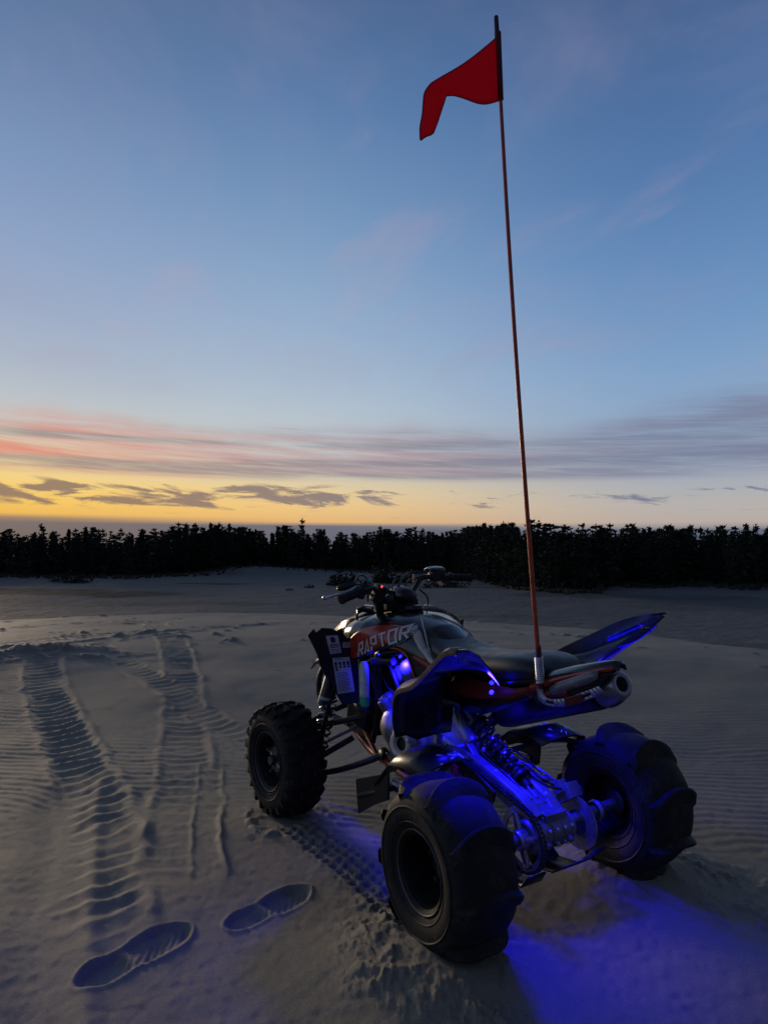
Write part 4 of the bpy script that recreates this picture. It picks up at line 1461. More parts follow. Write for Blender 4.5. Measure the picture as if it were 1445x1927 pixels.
# ---- tail
rows = []
for y, zt, w_, zb in ((.10, .800, .160, .760), (0, .815, .140, .768), (-.08, .832, .114, .790), (-.20, .868, .078, .832), (-.29, .892, .050, .865), (-.35, .905, .030, .888), (-.375, .898, .018, .886)):
    rows.append([(-w_, y, zb), (-w_, y, zt - .010), (-w_ * .7, y, zt + .006), (0, y, zt + .012), (w_ * .7, y, zt + .006), (w_, y, zt - .010), (w_, y, zb)])
add(MB().grid(rows), 'tail_cover', M['gloss'], solid=.006, soff=-1, ang=45)
m = MB().grid([[(-.165, .36, .705), (-.165, .36, .775)], [(-.165, .16, .715), (-.165, .16, .785)], [(-.150, -.03, .755), (-.150, -.03, .785)], [(-.122, -.09, .782), (-.122, -.09, .800)]])
m.grid([[(.165, .36, .705), (.165, .36, .775)], [(.165, .16, .715), (.165, .16, .785)], [(.150, -.03, .755), (.150, -.03, .785)], [(.122, -.09, .782), (.122, -.09, .800)]])
add(m, 'tail_side', M['frame_red'], solid=.006)
m = MB()
for s in (-1, 1):
    m.grid([[(s * .128, .30, .640), (s * .150, .30, .704)], [(s * .128, .16, .655), (s * .150, .16, .714)], [(s * .125, .04, .700), (s * .148, .03, .744)], [(s * .112, -.06, .748), (s * .130, -.06, .770)], [(s * .105, -.09, .768), (s * .118, -.09, .782)]])
add(m, 'tail_skirt', M['plastic'], solid=.005)
m = MB()
rows = []
for t in range(9):
    u = t / 8
    p = Vector((-.122 + .098 * u, -.080 - .275 * u, .792 + .099 * u + .006 * math.sin(u * PI)))
    rows.append([p + Vector((-.004, -.004, -.011 + .006 * u)), p + Vector((-.006, -.006, .004)), p + Vector((.006, .002, .014 - .004 * u)), p + Vector((.03, .02, .012))])
add(MB().grid(rows), 'tail_trim', M['red'], solid=.004, ang=60)
m = MB()
rows = []
for u in (0, .15, .5, .85, 1):
    p = Vector((-.098 + .045 * u, -.155 - .165 * u, .797 + .075 * u))
    k = .018 if 0 < u < 1 else .011
    rows.append([p + Vector((-.006, -.006, -k)), p + Vector((-.011, -.011, 0)), p + Vector((-.006, -.006, k))])
tl = add(MB().grid(rows), 'tail_light', M['lens'], solid=.008, ang=60)
m = MB().prism([(-.110, -.085, .765), (-.108, -.09, .785), (-.045, -.300, .862), (-.018, -.345, .880), (-.030, -.300, .820), (-.070, -.19, .770), (-.105, -.10, .745)], (.03, .015, 0))
add(m, 'tail_housing', M['plastic'], bevel=.004)
# whip bracket: bent steel strip with slots
pth = [Vector(p) for p in [(-.120, -.130, .808), (-.119, -.128, .788), (-.114, -.135, .766), (-.104, -.160, .757), (-.088, -.215, .768), (-.068, -.285, .800), (-.055, -.335, .826)]]
m = MB()
P2 = spline(pth, 4)
for i in range(len(P2) - 1):
    a, b_ = P2[i], P2[i + 1]
    u = i / (len(P2) - 2)
    dirn = (b_ - a).normalized()
    n_ = Vector((-.75, -.55, -.30)).normalized()
    up_ = n_.cross(dirn).normalized()
    hh = .011 if u < .25 else .014
    slot = (.40 < u < .56) or (.74 < u < .88)
    segs = ((-1, -.35), (.35, 1)) if slot else ((-1, 1),)
    for s0, s1 in segs:
        m.add([a + up_ * hh * s0, b_ + up_ * hh * s0, b_ + up_ * hh * s1, a + up_ * hh * s1], [(0, 1, 2, 3)])
br = add(m, 'whip_bracket', M['bright_steel'] if 'bright_steel' in M else M['steel'], solid=.003)
m = MB().prism([(-.094, -.215, .783), (-.076, -.275, .806), (-.074, -.275, .778), (-.092, -.215, .752)], (-.012, -.006, 0))
add(m, 'tail_reflector', M['taillight'], bevel=.002)
m = MB().grid([[(-.15, .34, .765), (.15, .34, .765)], [(-.15, .10, .757), (.15, .10, .757)], [(-.115, -.08, .775), (.115, -.08, .775)], [(-.07, -.20, .815), (.07, -.20, .815)], [(-.03, -.33, .868), (.03, -.33, .868)]])
add(m, 'undertray', M['plastic'], solid=.008)

# ---- exhaust
ax0, ax1 = Vector((.110, .34, .592)), Vector((.050, -.262, .806))
dv = (ax1 - ax0).normalized()
m = MB().lathe([(.0, 0), (.040, 0), (.062, .02), (.066, .06), (.066, .60), (.062, .615), (0, .618)], ax0, dv, 32)
mf = add(m, 'muffler', M['muffler_black'])
m = MB().lathe([(.0655, .0), (.0645, .012), (.059, .035), (.047, .068), (.040, .077), (.034, .079), (.024, .076), (.024, .03), (0, .03)], ax1, dv, 36)
ec = m.build('end_cap', M['end_cap'], mf, ang=50)
m = MB().lathe([(0, .031), (.0235, .031), (.0235, .040), (0, .036)], ax1, dv, 20)
m.build('outlet', M['ink'], mf)
m = MB().tube([(.12, .36, .58), (.14, .50, .50), (.13, .66, .52), (.09, .80, .62), (.05, .90, .60), (.06, .92, .45)], .024, 12, smooth=6)
m.build('exhaust_pipe', M['dark_metal'], mf)

# ---- rear suspension: swingarm, shock, carrier, axle, brake, chain
m = MB()
def beam(mb, path, ws, hs):
    rows = []
    P = [Vector(p) for p in path]
    for i, p in enumerate(P):
        t = (P[min(i + 1, len(P) - 1)] - P[max(i - 1, 0)]).normalized()
        sx = Vector((1, 0, 0))
        uz = sx.cross(t).normalized()
        sx = t.cross(uz)
        w_, h_ = ws[i] / 2, hs[i] / 2
        c = .3
        rows.append([p + sx * (a * w_) + uz * (b_ * h_) for a, b_ in ((-1, -1 + c), (-1 + c, -1), (1 - c, -1), (1, -1 + c), (1, 1 - c), (1 - c, 1), (-1 + c, 1), (-1, 1 - c))])
    mb.grid(rows, True, 0, True)
beam(m, [(-.060, .44, .43), (-.055, .33, .415), (-.050, .20, .385), (-.045, .08, .345), (-.035, 0, .29)], [.045, .050, .05, .05, .06], [.085, .085, .075, .08, .09])
beam(m, [(.085, .44, .43), (.085, .33, .415), (.080, .20, .385), (.075, .08, .340), (.060, 0, .29)], [.045, .050, .05, .05, .06], [.085, .08, .07, .075, .09])
beam(m, [(-.085, .40, .43), (-.03, .37, .47), (.04, .37, .47), (.085, .40, .43)], [.03, .03, .03, .03], [.10, .12, .12, .10])
m.add([(-.055, .20, .40), (.07, .20, .40), (.075, .02, .345), (-.05, .02, .345), (-.055, .20, .36), (.07, .20, .36), (.075, .02, .28), (-.05, .02, .28)],
      [(0, 1, 2, 3), (7, 6, 5, 4), (0, 4, 5, 1), (1, 5, 6, 2), (2, 6, 7, 3), (3, 7, 4, 0)])
# webs
for a, b_ in (((-.02, .20, .415), (-.005, .045, .352)), ((.03, .20, .415), (.02, .045, .352)), ((.055, .18, .408), (.05, .03, .35))):
    beam(m, [a, b_], [.008, .008], [.022, .016])
sw = add(m, 'swingarm', M['alloy'], bevel=.004)
m = MB().lathe([(0, -.11), (.048, -.11), (.056, -.10), (.058, 0), (.058, .08), (.050, .10), (0, .10)], (.02, 0, .255), (1, 0, 0), 32)
m.lathe([(0, 0), (.062, 0), (.066, .012), (.062, .024), (0, .024)], (-.062, 0, .255), (1, 0, 0), 32)
m.box((.03, -.005, .31), (.10, .07, .05), (.2, 0, 0))
for x in (-.04, .07):
    m.lathe([(.012, 0), (.012, .018), (0, .02)], (x, -.058, .24), (0, -1, -.2), 6)
cr_ = add(m, 'axle_carrier', M['alloy'], bevel=.003)
m = MB()
for x in (-.052, -.018, .018, .055, .088):
    for a in (.2, 1.0, 1.8, 2.6):
        m.lathe([(.0065, 0), (.0065, .007), (.004, .009), (0, .009)], (x, -.058 * math.cos(a - .6), .255 + .058 * math.sin(a - .6)), (0, -math.cos(a - .6), math.sin(a - .6)), 6)
for k in range(6):
    a = k * PI / 3
    m.lathe([(.0055, 0), (.0055, .006), (0, .007)], (-.070, .050 * math.sin(a), .255 + .050 * math.cos(a)), (-1, 0, 0), 6)
tag(m.build('bolt', M['bright_steel'], cr_), kind='stuff')
m = MB()
for x in (-.05, .0, .05, .095):
    m.lathe([(.0605, 0), (.0625, .003), (.0605, .006)], (x, 0, .255), (1, 0, 0), 32)
m.build('clamp_rib', M['alloy'], cr_)
m = MB()
m.tube([(.07, .40, .50), (.055, .28, .455), (.062, .16, .415), (.09, .06, .38), (.13, .03, .37)], .0045, 8, smooth=6)
m.tube([(-.02, .42, .52), (-.028, .28, .45), (-.022, .14, .405), (-.005, .04, .345), (.02, -.04, .31)], .0035, 8, smooth=6)
m.tube([(.09, .30, .47), (.11, .20, .44), (.12, .12, .40)], .0035, 8, smooth=5)
m.build('brake_hose', M['plastic'], sw)
m = MB()
for x, y, z in ((-.045, .20, .415), (.075, .18, .41), (-.040, .055, .362), (.066, .05, .358), (-.02, .30, .47), (.05, .30, .468)):
    m.lathe([(.010, -.004), (.010, .006), (.006, .010), (0, .010)], (x, y, z), (0, -.4, 1), 6)
tag(m.build('bolt', M['bright_steel'], sw), kind='stuff')
m = MB().tube([(-.43, 0, .25), (-.06, 0, .25)], .019, 14).tube([(.08, 0, .262), (.43, 0, .283)], .019, 14)
m.lathe([(.034, 0), (.040, .012), (.034, .03)], (-.29, 0, .25), (1, 0, 0), 16).lathe([(.034, 0), (.040, .012), (.034, .03)], (.262, 0, .272), (1, 0, 0), 16)
add(m, 'rear_axle', M['alloy'])
# sprocket with spider and teeth
m = MB()
X0 = -.096
ring = []
N = 38
for k in range(N * 2):
    a = k * PI / N
    r1 = .108 if k % 2 else .101
    ring.append([(X0 - .004, r1 * math.sin(a), .25 + r1 * math.cos(a)), (X0 + .004, r1 * math.sin(a), .25 + r1 * math.cos(a)),
                 (X0 + .004, .084 * math.sin(a), .25 + .084 * math.cos(a)), (X0 - .004, .084 * math.sin(a), .25 + .084 * math.cos(a))])
ring.append(ring[0])
m.grid([list(r_) + [r_[0]] for r_ in ring])
for k in range(4):
    a = k * PI / 2 + .35
    c_, s_ = math.cos(a), math.sin(a)
    m.tube([(X0 - .006, .03 * s_, .25 + .03 * c_), (X0 - .006, .088 * s_, .25 + .088 * c_)], [.016, .010], 8)
    m.lathe([(.009, 0), (.009, .012), (0, .014)], (X0 - .006, .088 * s_, .25 + .088 * c_), (-1, 0, 0), 6)
m.lathe([(.0, 0), (.032, 0), (.036, .01), (.036, .05), (.0, .05)], (X0 - .03, 0, .25), (1, 0, 0), 20)
add(m, 'rear_sprocket', M['steel'], ang=30)
# chain: separate link plates round the loop
m = MB()
def chain_loop():
    C1, r1, C2, r2 = Vector((0, .25)), .108, Vector((.52, .440)), .042
    d = C2 - C1
    L = d.length
    base = math.atan2(d.y, d.x)
    phi = math.acos((r1 - r2) / L)
    pts = []
    for k in range(25):
        a = base + phi + (2 * PI - 2 * phi) * k / 24
        pts.append(C1 + Vector((math.cos(a), math.sin(a))) * r1)
    for k in range(9):
        a = base - phi + 2 * phi * k / 8
        pts.append(C2 + Vector((math.cos(a), math.sin(a))) * r2)
    pts.append(pts[0])
    return pts
cp = chain_loop()
cum = [0]
for a, b_ in zip(cp[:-1], cp[1:]):
    cum.append(cum[-1] + (b_ - a).length)
nl = int(cum[-1] / .0135)
for k in range(nl):
    s_ = k * cum[-1] / nl
    i = max(0, np.searchsorted(cum, s_, 'right') - 1)
    a, b_ = cp[i], cp[min(i + 1, len(cp) - 1)]
    p = a.lerp(b_, (s_ - cum[i]) / max(1e-6, cum[i + 1] - cum[i]))
    an = math.atan2(b_.y - a.y, b_.x - a.x)
    wd = .018 if k % 2 else .013
    for sd in (-1, 1):
        m.box((X0 + sd * wd / 2, p.x, p.y), (.0022, .0165, .0105), (an, 0, 0))
    m.box((X0, p.x, p.y), (.012, .007, .007), (an, 0, 0))
ch_ = add(m, 'drive_chain', M['chain'], smooth=False)
tag(ch_, kind='stuff')
m = MB()
beam(m, [(-.118, .40, .440), (-.118, .25, .400), (-.118, .12, .360)], [.012, .012, .012], [.055, .055, .045])
add(m, 'chain_slider', M['plastic'], bevel=.002)
m = MB().lathe([(.045, -.003), (.095, -.003), (.095, .003), (.045, .003), (.045, -.003)], (.175, 0, .25), (1, 0, 0), 40)
for k in range(10):
    a = k * 2 * PI / 10
    m.lathe([(.006, 0), (.006, .009), (0, .009)], (.171, .078 * math.sin(a), .25 + .078 * math.cos(a)), (1, 0, 0), 8)
add(m, 'brake_disc', M['steel'], ang=30)
m = MB().box((.175, .045, .345), (.060, .085, .055), (-.6, 0, 0)).box((.150, .06, .365), (.035, .05, .045), (-.6, 0, 0)).lathe([(0, 0), (.021, 0), (.023, .02), (.018, .03), (0, .03)], (.205, .04, .345), (1, 0, 0), 18)
m.tube([(.15, .08, .38), (.13, .14, .41), (.10, .25, .43), (.09, .36, .50)], .005, 8, smooth=5)
add(m, 'brake_caliper', M['alloy'], bevel=.006)
m = MB().tube([(.09, .20, .425), (.118, .11, .385), (.150, .055, .372)], .008, 8, smooth=4).lathe([(.012, 0), (.015, .01), (.012, .035), (.008, .04)], (.075, .20, .42), (.6, -.7, -.3), 12)
m.lathe([(.012, 0), (.015, .01), (.012, .035), (.008, .04)], (.115, .115, .39), (.6, -.7, -.3), 12)
add(m, 'brake_line', M['chain'])
m = MB()
m.grid([[(-.15, -.085, .165), (-.07, -.085, .165)], [(-.155, -.055, .125), (-.065, -.055, .125)], [(-.15, .03, .105), (-.07, .03, .105)], [(-.15, .10, .14), (-.07, .10, .14)]])
m.grid([[(-.02, -.125, .185), (.10, -.125, .185)], [(-.03, -.075, .150), (.10, -.075, .150)], [(-.03, .02, .135), (.10, .02, .135)], [(-.03, .12, .20), (.10, .12, .20)]])
m.grid([[(.10, -.125, .185), (.165, -.14, .215)], [(.10, -.075, .150), (.17, -.08, .180)]])
add(m, 'skid_plate', M['dark_metal'], solid=.007)

# shock
s0, s1 = Vector((.0, .505, .640)), Vector((.035, .105, .372))
sv = (s1 - s0).normalized()
L = (s1 - s0).length
m = MB().lathe([(0, 0), (.022, 0), (.026, .02), (.026, L * .38), (.012, L * .40), (.012, L * .92), (.02, L * .93), (.02, L), (0, L)], s0, sv, 20)
m.lathe([(.026, L * .30), (.046, L * .31), (.046, L * .335), (.026, L * .345)], s0, sv, 24)
m.lathe([(.012, L * .88), (.044, L * .885), (.044, L * .91), (.012, L * .915)], s0, sv, 24)
sh = add(m, 'rear_shock', M['dark_metal'])
u_ = sv.orthogonal().normalized()
w_ = sv.cross(u_)
pts = [s0 + sv * (L * (.335 + .55 * k / 110)) + (u_ * math.cos(k * 2 * PI * 7.0 / 110) + w_ * math.sin(k * 2 * PI * 7.0 / 110)) * .038 for k in range(111)]
MB().tube(pts, .0068, 8).build('coil_spring', M['spring'], sh)
r0, r1 = Vector((-.040, .470, .585)), Vector((-.035, .335, .475))
rv = (r1 - r0).normalized()
m = MB().lathe([(0, 0), (.020, 0), (.028, .008), (.028, .125), (.030, .128), (.030, .145), (.026, .155), (0, .156)], r0, rv, 24)
m.lathe([(0, 0), (.020, 0), (.022, .01), (.020, .02), (0, .02)], r0 + Vector((-.02, -.008, .018)), (-.7, -.6, .2), 20)
m.build('shock_reservoir', M['alloy'], sh)
m = MB().tube([(.060, .36, .475), (.062, .16, .395)], .013, 12)
m.lathe([(.0, 0), (.020, 0), (.022, .01), (.02, .03), (0, .03)], (.047, .155, .392), (1, 0, 0), 14)
add(m, 'shock_link', M['alloy'])
# alloy wedge of the subframe seen lit beside the shock
m = MB().prism([(-.050, .470, .600), (-.050, .455, .470), (-.050, .315, .425), (-.050, .300, .445), (-.050, .385, .520), (-.050, .440, .605)], (.03, 0, 0))
add(m, 'subframe_plate', M['alloy'], bevel=.004)
# pegs and heel guards
for s in (1, -1):
    m = MB()
    rows = []
    for x, y, z in ((-.17, .30, .500), (-.23, .28, .522), (-.31, .26, .530), (-.38, .275, .510), (-.42, .30, .465)):
        rows.append([(x, y - .13, z - .012), (x, y - .03, z + .012), (x, y + .07, z - .006), (x + .01, y + .14, z - .060), (x + .01, y + .20, z - .12)])
    m.grid(rows)
    hg = add(m, 'heel_guard', M['plastic'], solid=.008, mirror=s < 0)
    m = MB().prism([(-.400, .665, .320), (-.395, .655, .180), (-.392, .520, .262), (-.390, .420, .310), (-.395, .41, .42), (-.398, .60, .345)], (.010, 0, 0))
    m.build('side_flap', M['plastic'], hg, bevel=.003, mirror=s < 0)
    m = MB()
    rg = random.Random(4 + s)
    for k in range(14):
        x, y = rg.uniform(-.36, -.24), rg.uniform(.14, .27)
        z0 = .512 + .012 - abs(x + .31) * .06
        a = rg.uniform(0, 3)
        l_, w2 = rg.uniform(.006, .016), rg.uniform(.0015, .003)
        c_, s_ = math.cos(a), math.sin(a)
        zz = lambda xx, yy: .540 - (.06 if yy < .23 else 0) * (.23 - yy) * 2.6 - 1.2 * max(0, -.32 - xx) ** 1.2
        qd = [(x - c_ * l_ - s_ * w2, y - s_ * l_ + c_ * w2), (x + c_ * l_ - s_ * w2, y + s_ * l_ + c_ * w2), (x + c_ * l_ + s_ * w2, y + s_ * l_ - c_ * w2), (x - c_ * l_ + s_ * w2, y - s_ * l_ - c_ * w2)]
        m.add([(a_, b_, zz(a_, b_)) for a_, b_ in qd], [(0, 1, 2, 3)])
    tag(m.build('scuffs', M['white'], hg, solid=.002, mirror=s < 0, smooth=False), kind='stuff')
    m = MB().box((-.27, .46, .335), (.15, .055, .022))
    for k in range(5):
        m.box((-.21 - k * .03, .46, .352), (.004, .055, .014))
    m.tube([(-.10, .46, .32), (-.20, .46, .335)], .016, 8)
    add(m, 'foot_peg', M['steel'], mirror=s < 0)
    m = MB().tube([(-.345, .46, .335), (-.390, .52, .31), (-.40, .64, .26)], .012, 8, smooth=4).tube([(-.16, .36, .42), (-.25, .20, .49), (-.36, .14, .48)], .010, 8, smooth=4)
    add(m, 'nerf_bar', M['dark_metal'], mirror=s < 0)
m = MB().tube([(-.175, .445, .44), (-.185, .40, .445), (-.19, .38, .50)], .009, 8).box((-.19, .375, .515), (.028, .020, .05), (.3, 0, 0))
m.tube([(-.15, .34, .47), (-.16, .30, .475), (-.16, .33, .49), (-.15, .36, .48)], .006, 8)
add(m, 'brake_pedal_stay', M['steel'])

# ---- front suspension
for s in (1, -1):
    m = MB()
    m.tube([(-.395, 1.265, .170), (-.31, 1.12, .205), (-.225, .975, .265), (-.145, .865, .325)], .0165, 10, smooth=6)
    m.tube([(-.395, 1.285, .170), (-.27, 1.26, .24), (-.13, 1.20, .32)], .0165, 10, smooth=6)
    m.lathe([(.022, -.03), (.026, -.02), (.026, .02), (.022, .03)], (-.145, .865, .325), (.3, 1, .1), 14)
    m.lathe([(0, -.035), (.020, -.035), (.026, -.01), (.026, .03), (0, .035)], (-.395, 1.275, .175), (0, 0, 1), 14)
    add(m, 'lower_arm', M['dark_metal'], mirror=s < 0)
    m = MB()
    m.tube([(-.375, 1.27, .385), (-.25, 1.16, .42), (-.12, 1.02, .47)], .014, 10, smooth=5)
    m.tube([(-.375, 1.28, .385), (-.24, 1.30, .43), (-.11, 1.28, .47)], .014, 10, smooth=5)
    m.lathe([(0, -.03), (.020, -.03), (.024, 0), (.020, .03), (0, .03)], (-.375, 1.275, .385), (0, 0, 1), 14)
    add(m, 'upper_arm', M['dark_metal'], mirror=s < 0)
    m = MB().tube([(-.385, 1.215, .285), (-.10, 1.13, .405)], .0085, 10)
    m.lathe([(0, -.016), (.013, -.016), (.016, 0), (.013, .016), (0, .016)], (-.385, 1.215, .285), (0, 0, 1), 12)
    add(m, 'tie_rod', M['alloy'], mirror=s < 0)
    m = MB().tube([(-.375, 1.275, .40), (-.395, 1.28, .26), (-.395, 1.275, .16)], .022, 10, smooth=3).tube([(-.40, 1.28, .255), (-.47, 1.28, .255)], .03, 12)
    add(m, 'steering_knuckle', M['dark_metal'], mirror=s < 0)
    f0, f1 = Vector((-.255, 1.14, .690)), Vector((-.330, 1.19, .265))
    fv_ = (f1 - f0).normalized()
    L = (f1 - f0).length
    m = MB().lathe([(0, 0), (.022, 0), (.026, .02), (.026, L * .35), (.013, L * .36), (.013, L * .9), (.022, L * .92), (.02, L), (0, L)], f0, fv_, 18)
    fs_ = add(m, 'front_shock', M['dark_metal'], mirror=s < 0)
    u_ = fv_.orthogonal().normalized()
    w_ = fv_.cross(u_)
    MB().tube([f0 + fv_ * (L * (.30 + .60 * k / 120)) + (u_ * math.cos(k * 2 * PI * 8 / 120) + w_ * math.sin(k * 2 * PI * 8 / 120)) * .036 for k in range(121)], .0062, 8).build('coil_spring', M['spring'], fs_, mirror=s < 0)
    g0, g1 = Vector((-.352, .990, .700)), Vector((-.392, 1.0, .566))
    gv = (g1 - g0).normalized()
    m = MB().lathe([(0, 0), (.022, 0), (.026, .01), (.026, .145), (0, .147)], g0, gv, 20)
    m.lathe([(.0265, .112), (.0268, .114), (.0268, .124), (.0265, .126)], g0, gv, 20, 1)
    m.build('shock_reservoir', [M['plastic'], M['grey_band']], fs_, mirror=s < 0)

# ---- steering
m = MB()
barpts = [(-.400, .790, 1.052), (-.300, .812, 1.078), (-.215, .838, 1.096), (-.140, .905, 1.050), (-.095, .935, 1.020), (0, .945, 1.018), (.055, .955, 1.025), (.115, .985, 1.078), (.165, 1.0, 1.120), (.25, .985, 1.122), (.440, .955, 1.112)]
m.tube(barpts, .0125, 12, smooth=6)
hb = add(m, 'handlebar', M['dark_metal'])
def along(p, q, t):
    return Vector(p).lerp(Vector(q), t)
for (p, q, sgn) in ((barpts[0], barpts[1], -1), (barpts[10], barpts[9], 1)):
    p, q = Vector(p), Vector(q)
    d = (q - p).normalized()
    prof = [(0, -.004), (.021, -.003), (.022, .004)]
    for k in range(14):
        prof += [(.0175, .010 + k * .0075), (.0185, .0135 + k * .0075)]
    prof += [(.024, .118), (.026, .122), (.014, .126)]
    MB().lathe(prof, p, d, 18).build('grip', M['rubber'], hb)
# left lever with ball end, perch, switches
m = MB().tube([(-.474, .800, 1.063), (-.42, .812, 1.070), (-.345, .825, 1.086), (-.29, .85, 1.100), (-.245, .870, 1.108)], [.0055, .0058, .006, .0062, .0065, .0068, .007, .0075, .008, .0085, .009, .0095, .010, .0105, .011, .0115, .0115], 10, smooth=4)
m.lathe([(.002, -.010), (.007, -.0085), (.010, -.003), (.010, .003), (.007, .0085), (.002, .010)], (-.477, .800, 1.063), (1, 0, 0), 14)
m.build('clutch_lever', M['lever'], hb)
m = MB().box((-.255, .845, 1.092), (.055, .045, .046), (0, .2, .2)).box((-.225, .858, 1.104), (.030, .035, .030), (0, .2, .3)).box((-.285, .826, 1.078), (.035, .04, .055), (.3, .2, .1))
m.tube([(-.275, .87, 1.112), (-.23, .88, 1.122), (-.20, .89, 1.110)], .012, 10, smooth=3)
m.lathe([(0, 0), (.009, 0), (.009, .015), (0, .016)], (-.262, .825, 1.117), (0, -.3, 1), 10).lathe([(0, 0), (.010, 0), (.010, .012), (0, .013)], (-.295, .80, 1.063), (0, -1, 0), 10)
m.build('left_switch_housing', M['dark_metal'], hb, bevel=.005)
m = MB()
rows = []
for t, h_ in ((0, .004), (.15, .012), (.5, .016), (.85, .012), (1, .004)):
    p = Vector((-.385 + .10 * t, .865, 1.098 + .016 * t))
    rows.append([p + Vector((0, 0, -h_)), p + Vector((0, -.012, 0)), p + Vector((0, 0, h_))])
m.grid(rows)
m.build('parking_lever', M['dark_metal'], hb, solid=.010)
m = MB().tube([(-.30, .86, 1.115), (-.25, .90, 1.150), (-.205, .92, 1.140), (-.19, .935, 1.10), (-.15, 1.0, 1.02)], .0045, 8, smooth=6)
m.tube([(-.03, .90, 1.01), (-.03, .93, 1.06), (.03, .97, 1.125), (.10, 1.0, 1.150), (.20, 1.0, 1.150)], .0055, 8, smooth=6)
m.tube([(-.01, .90, 1.01), (.0, .93, 1.055), (.06, .97, 1.108), (.115, 1.0, 1.118), (.19, 1.01, 1.135)], .005, 8, smooth=6)
m.tube([(-.05, .90, 1.0), (-.055, .93, 1.06), (-.01, .98, 1.115), (.06, 1.0, 1.122)], .004, 8, smooth=6)
m.tube([(.10, .93, 1.07), (.135, .91, 1.03), (.135, .92, .975), (.12, .95, .95)], .0045, 8, smooth=6)
m.tube([(-.24, .87, 1.09), (-.19, .89, 1.055), (-.14, .94, .98)], .005, 8, smooth=5)
m.build('control_cable', M['plastic'], hb)
m = MB().box((-.155, .885, 1.062), (.060, .040, .085), (.2, .35, .1)).tube([(-.155, .89, 1.04), (-.125, .93, .965)], .022, 10)
m.build('switch_pod', M['dark_metal'], hb, bevel=.008)
m = MB().lathe([(0, 0), (.0055, 0), (.0062, .004), (.004, .008), (0, .009)], (-.157, .862, 1.096), (.5, -.8, .1), 14)
m.build('red_indicator_light', M['red_led'], hb)
m = MB().box((-.005, .945, 1.000), (.18, .07, .055)).lathe([(.018, 0), (.018, .08)], (-.06, .95, .99), (0, 0, 1), 14).lathe([(.018, 0), (.018, .07)], (.06, .955, .99), (.1, 0, 1), 14)
m.build('bar_clamp', M['dark_metal'], hb, bevel=.008)
m = MB().lathe([(0, 0), (.012, .0), (.021, .006), (.023, .016), (.018, .03), (0, .036)], (-.098, .905, 1.030), (-.2, -1, .25), 20)
m.build('ignition_knob', M['plastic'], hb)
m = MB()
rows = []
for y, w_, h_ in ((.86, .020, .016), (.872, .046, .030), (.90, .054, .038), (.95, .050, .040), (1.0, .030, .028)):
    rows.append([(.003 + w_ * math.cos(a), y, 1.042 + h_ * math.sin(a) + (y - .86) * .10) for a in [k * PI / 8 for k in range(16)]])
m.grid(rows, True, 0, True)
m.build('instrument_pod', M['plastic'], hb)
m = MB().box((.245, .985, 1.126), (.075, .055, .046), (0, -.05, -.1)).box((.285, .975, 1.108), (.035, .05, .06), (.2, 0, 0)).tube([(.20, .99, 1.125), (.33, .965, 1.120)], .020, 12)
m.lathe([(0, 0), (.012, 0), (.012, .03), (0, .032)], (.27, .955, 1.100), (.2, -1, -.5), 10).tube([(.26, .96, 1.102), (.30, .93, 1.090), (.345, .93, 1.092)], .008, 8, smooth=3)
m.build('throttle_housing', M['dark_metal'], hb, bevel=.006)
m = MB()
rows = []
for t, h_ in ((0, .010), (.1, .018), (.5, .022), (.9, .018), (1, .010)):
    p = Vector((.205 + .085 * t, 1.01 - .015 * t, 1.160))
    rows.append([p + Vector((0, -.022, -h_ * .8)), p + Vector((0, -.024, h_ * .5)), p + Vector((0, 0, h_ * .8)), p + Vector((0, .024, h_ * .5)), p + Vector((0, .022, -h_ * .8))])
m.grid(rows, False)
m.build('brake_reservoir', M['steel'], hb, solid=.004)
m = MB().box((.105, .985, 1.122), (.009, .008, .042), (0, .05, 0))
m.build('reflective_tab', M['amber_tab'], hb, bevel=.001)
m = MB().tube([(.20, 1.03, 1.130), (.30, 1.02, 1.12), (.40, 1.0, 1.105)], [.009, .009, .008, .008, .007, .007, .006, .006, .006], 8, smooth=4)
m.build('brake_lever', M['lever'], hb)
# steering stem and nose cowl
add(MB().tube([(0, 1.12, .62), (0, .99, 1.0)], .022, 12), 'steering_stem', M['dark_metal'])
m = MB()
rows = []
for y, w_, zt in ((1.06, .150, .955), (1.15, .165, .945), (1.28, .16, .915), (1.42, .13, .86), (1.54, .08, .78)):
    rows.append([(-w_, y, zt - .12), (-w_ * .95, y, zt - .02), (-w_ * .5, y, zt + .008), (0, y, zt + .015), (w_ * .5, y, zt + .008), (w_ * .95, y, zt - .02), (w_, y, zt - .12)])
add(MB().grid(rows), 'nose_cowl', M['gloss'], solid=.005, soff=-1, ang=60)
m = MB()
rows = []
for x, y, z, w_ in ((-.21, .985, .955, .010), (-.195, 1.02, .985, .016), (-.14, 1.05, .994, .022), (-.08, 1.07, .985, .02)):
    rows.append([(x - w_, y - .01, z - .03), (x - w_ * .4, y, z), (x + w_, y + .03, z), (x + w_ * 1.2, y + .05, z - .03)])
m.grid(rows)
add(m, 'cowl_flap', M['gloss'], solid=.005)
m = MB()
rows = []
for x, y, z, w_ in ((.10, .93, .985, .012), (.15, .90, .985, .018), (.20, .86, .962, .018), (.225, .80, .93, .014)):
    rows.append([(x - w_, y + .05, z - .02), (x - w_ * .5, y + .02, z + .004), (x + w_ * .5, y - .012, z + .002), (x + w_, y - .02, z - .02)])
m.grid(rows)
add(m, 'tank_trim', M['silver'], solid=.005)
m = MB().lathe([(0, 0), (.045, 0), (.050, .010), (.046, .026), (0, .030)], (.01, .84, .976), (0, .05, 1), 24)
add(m, 'fuel_cap', M['plastic'])

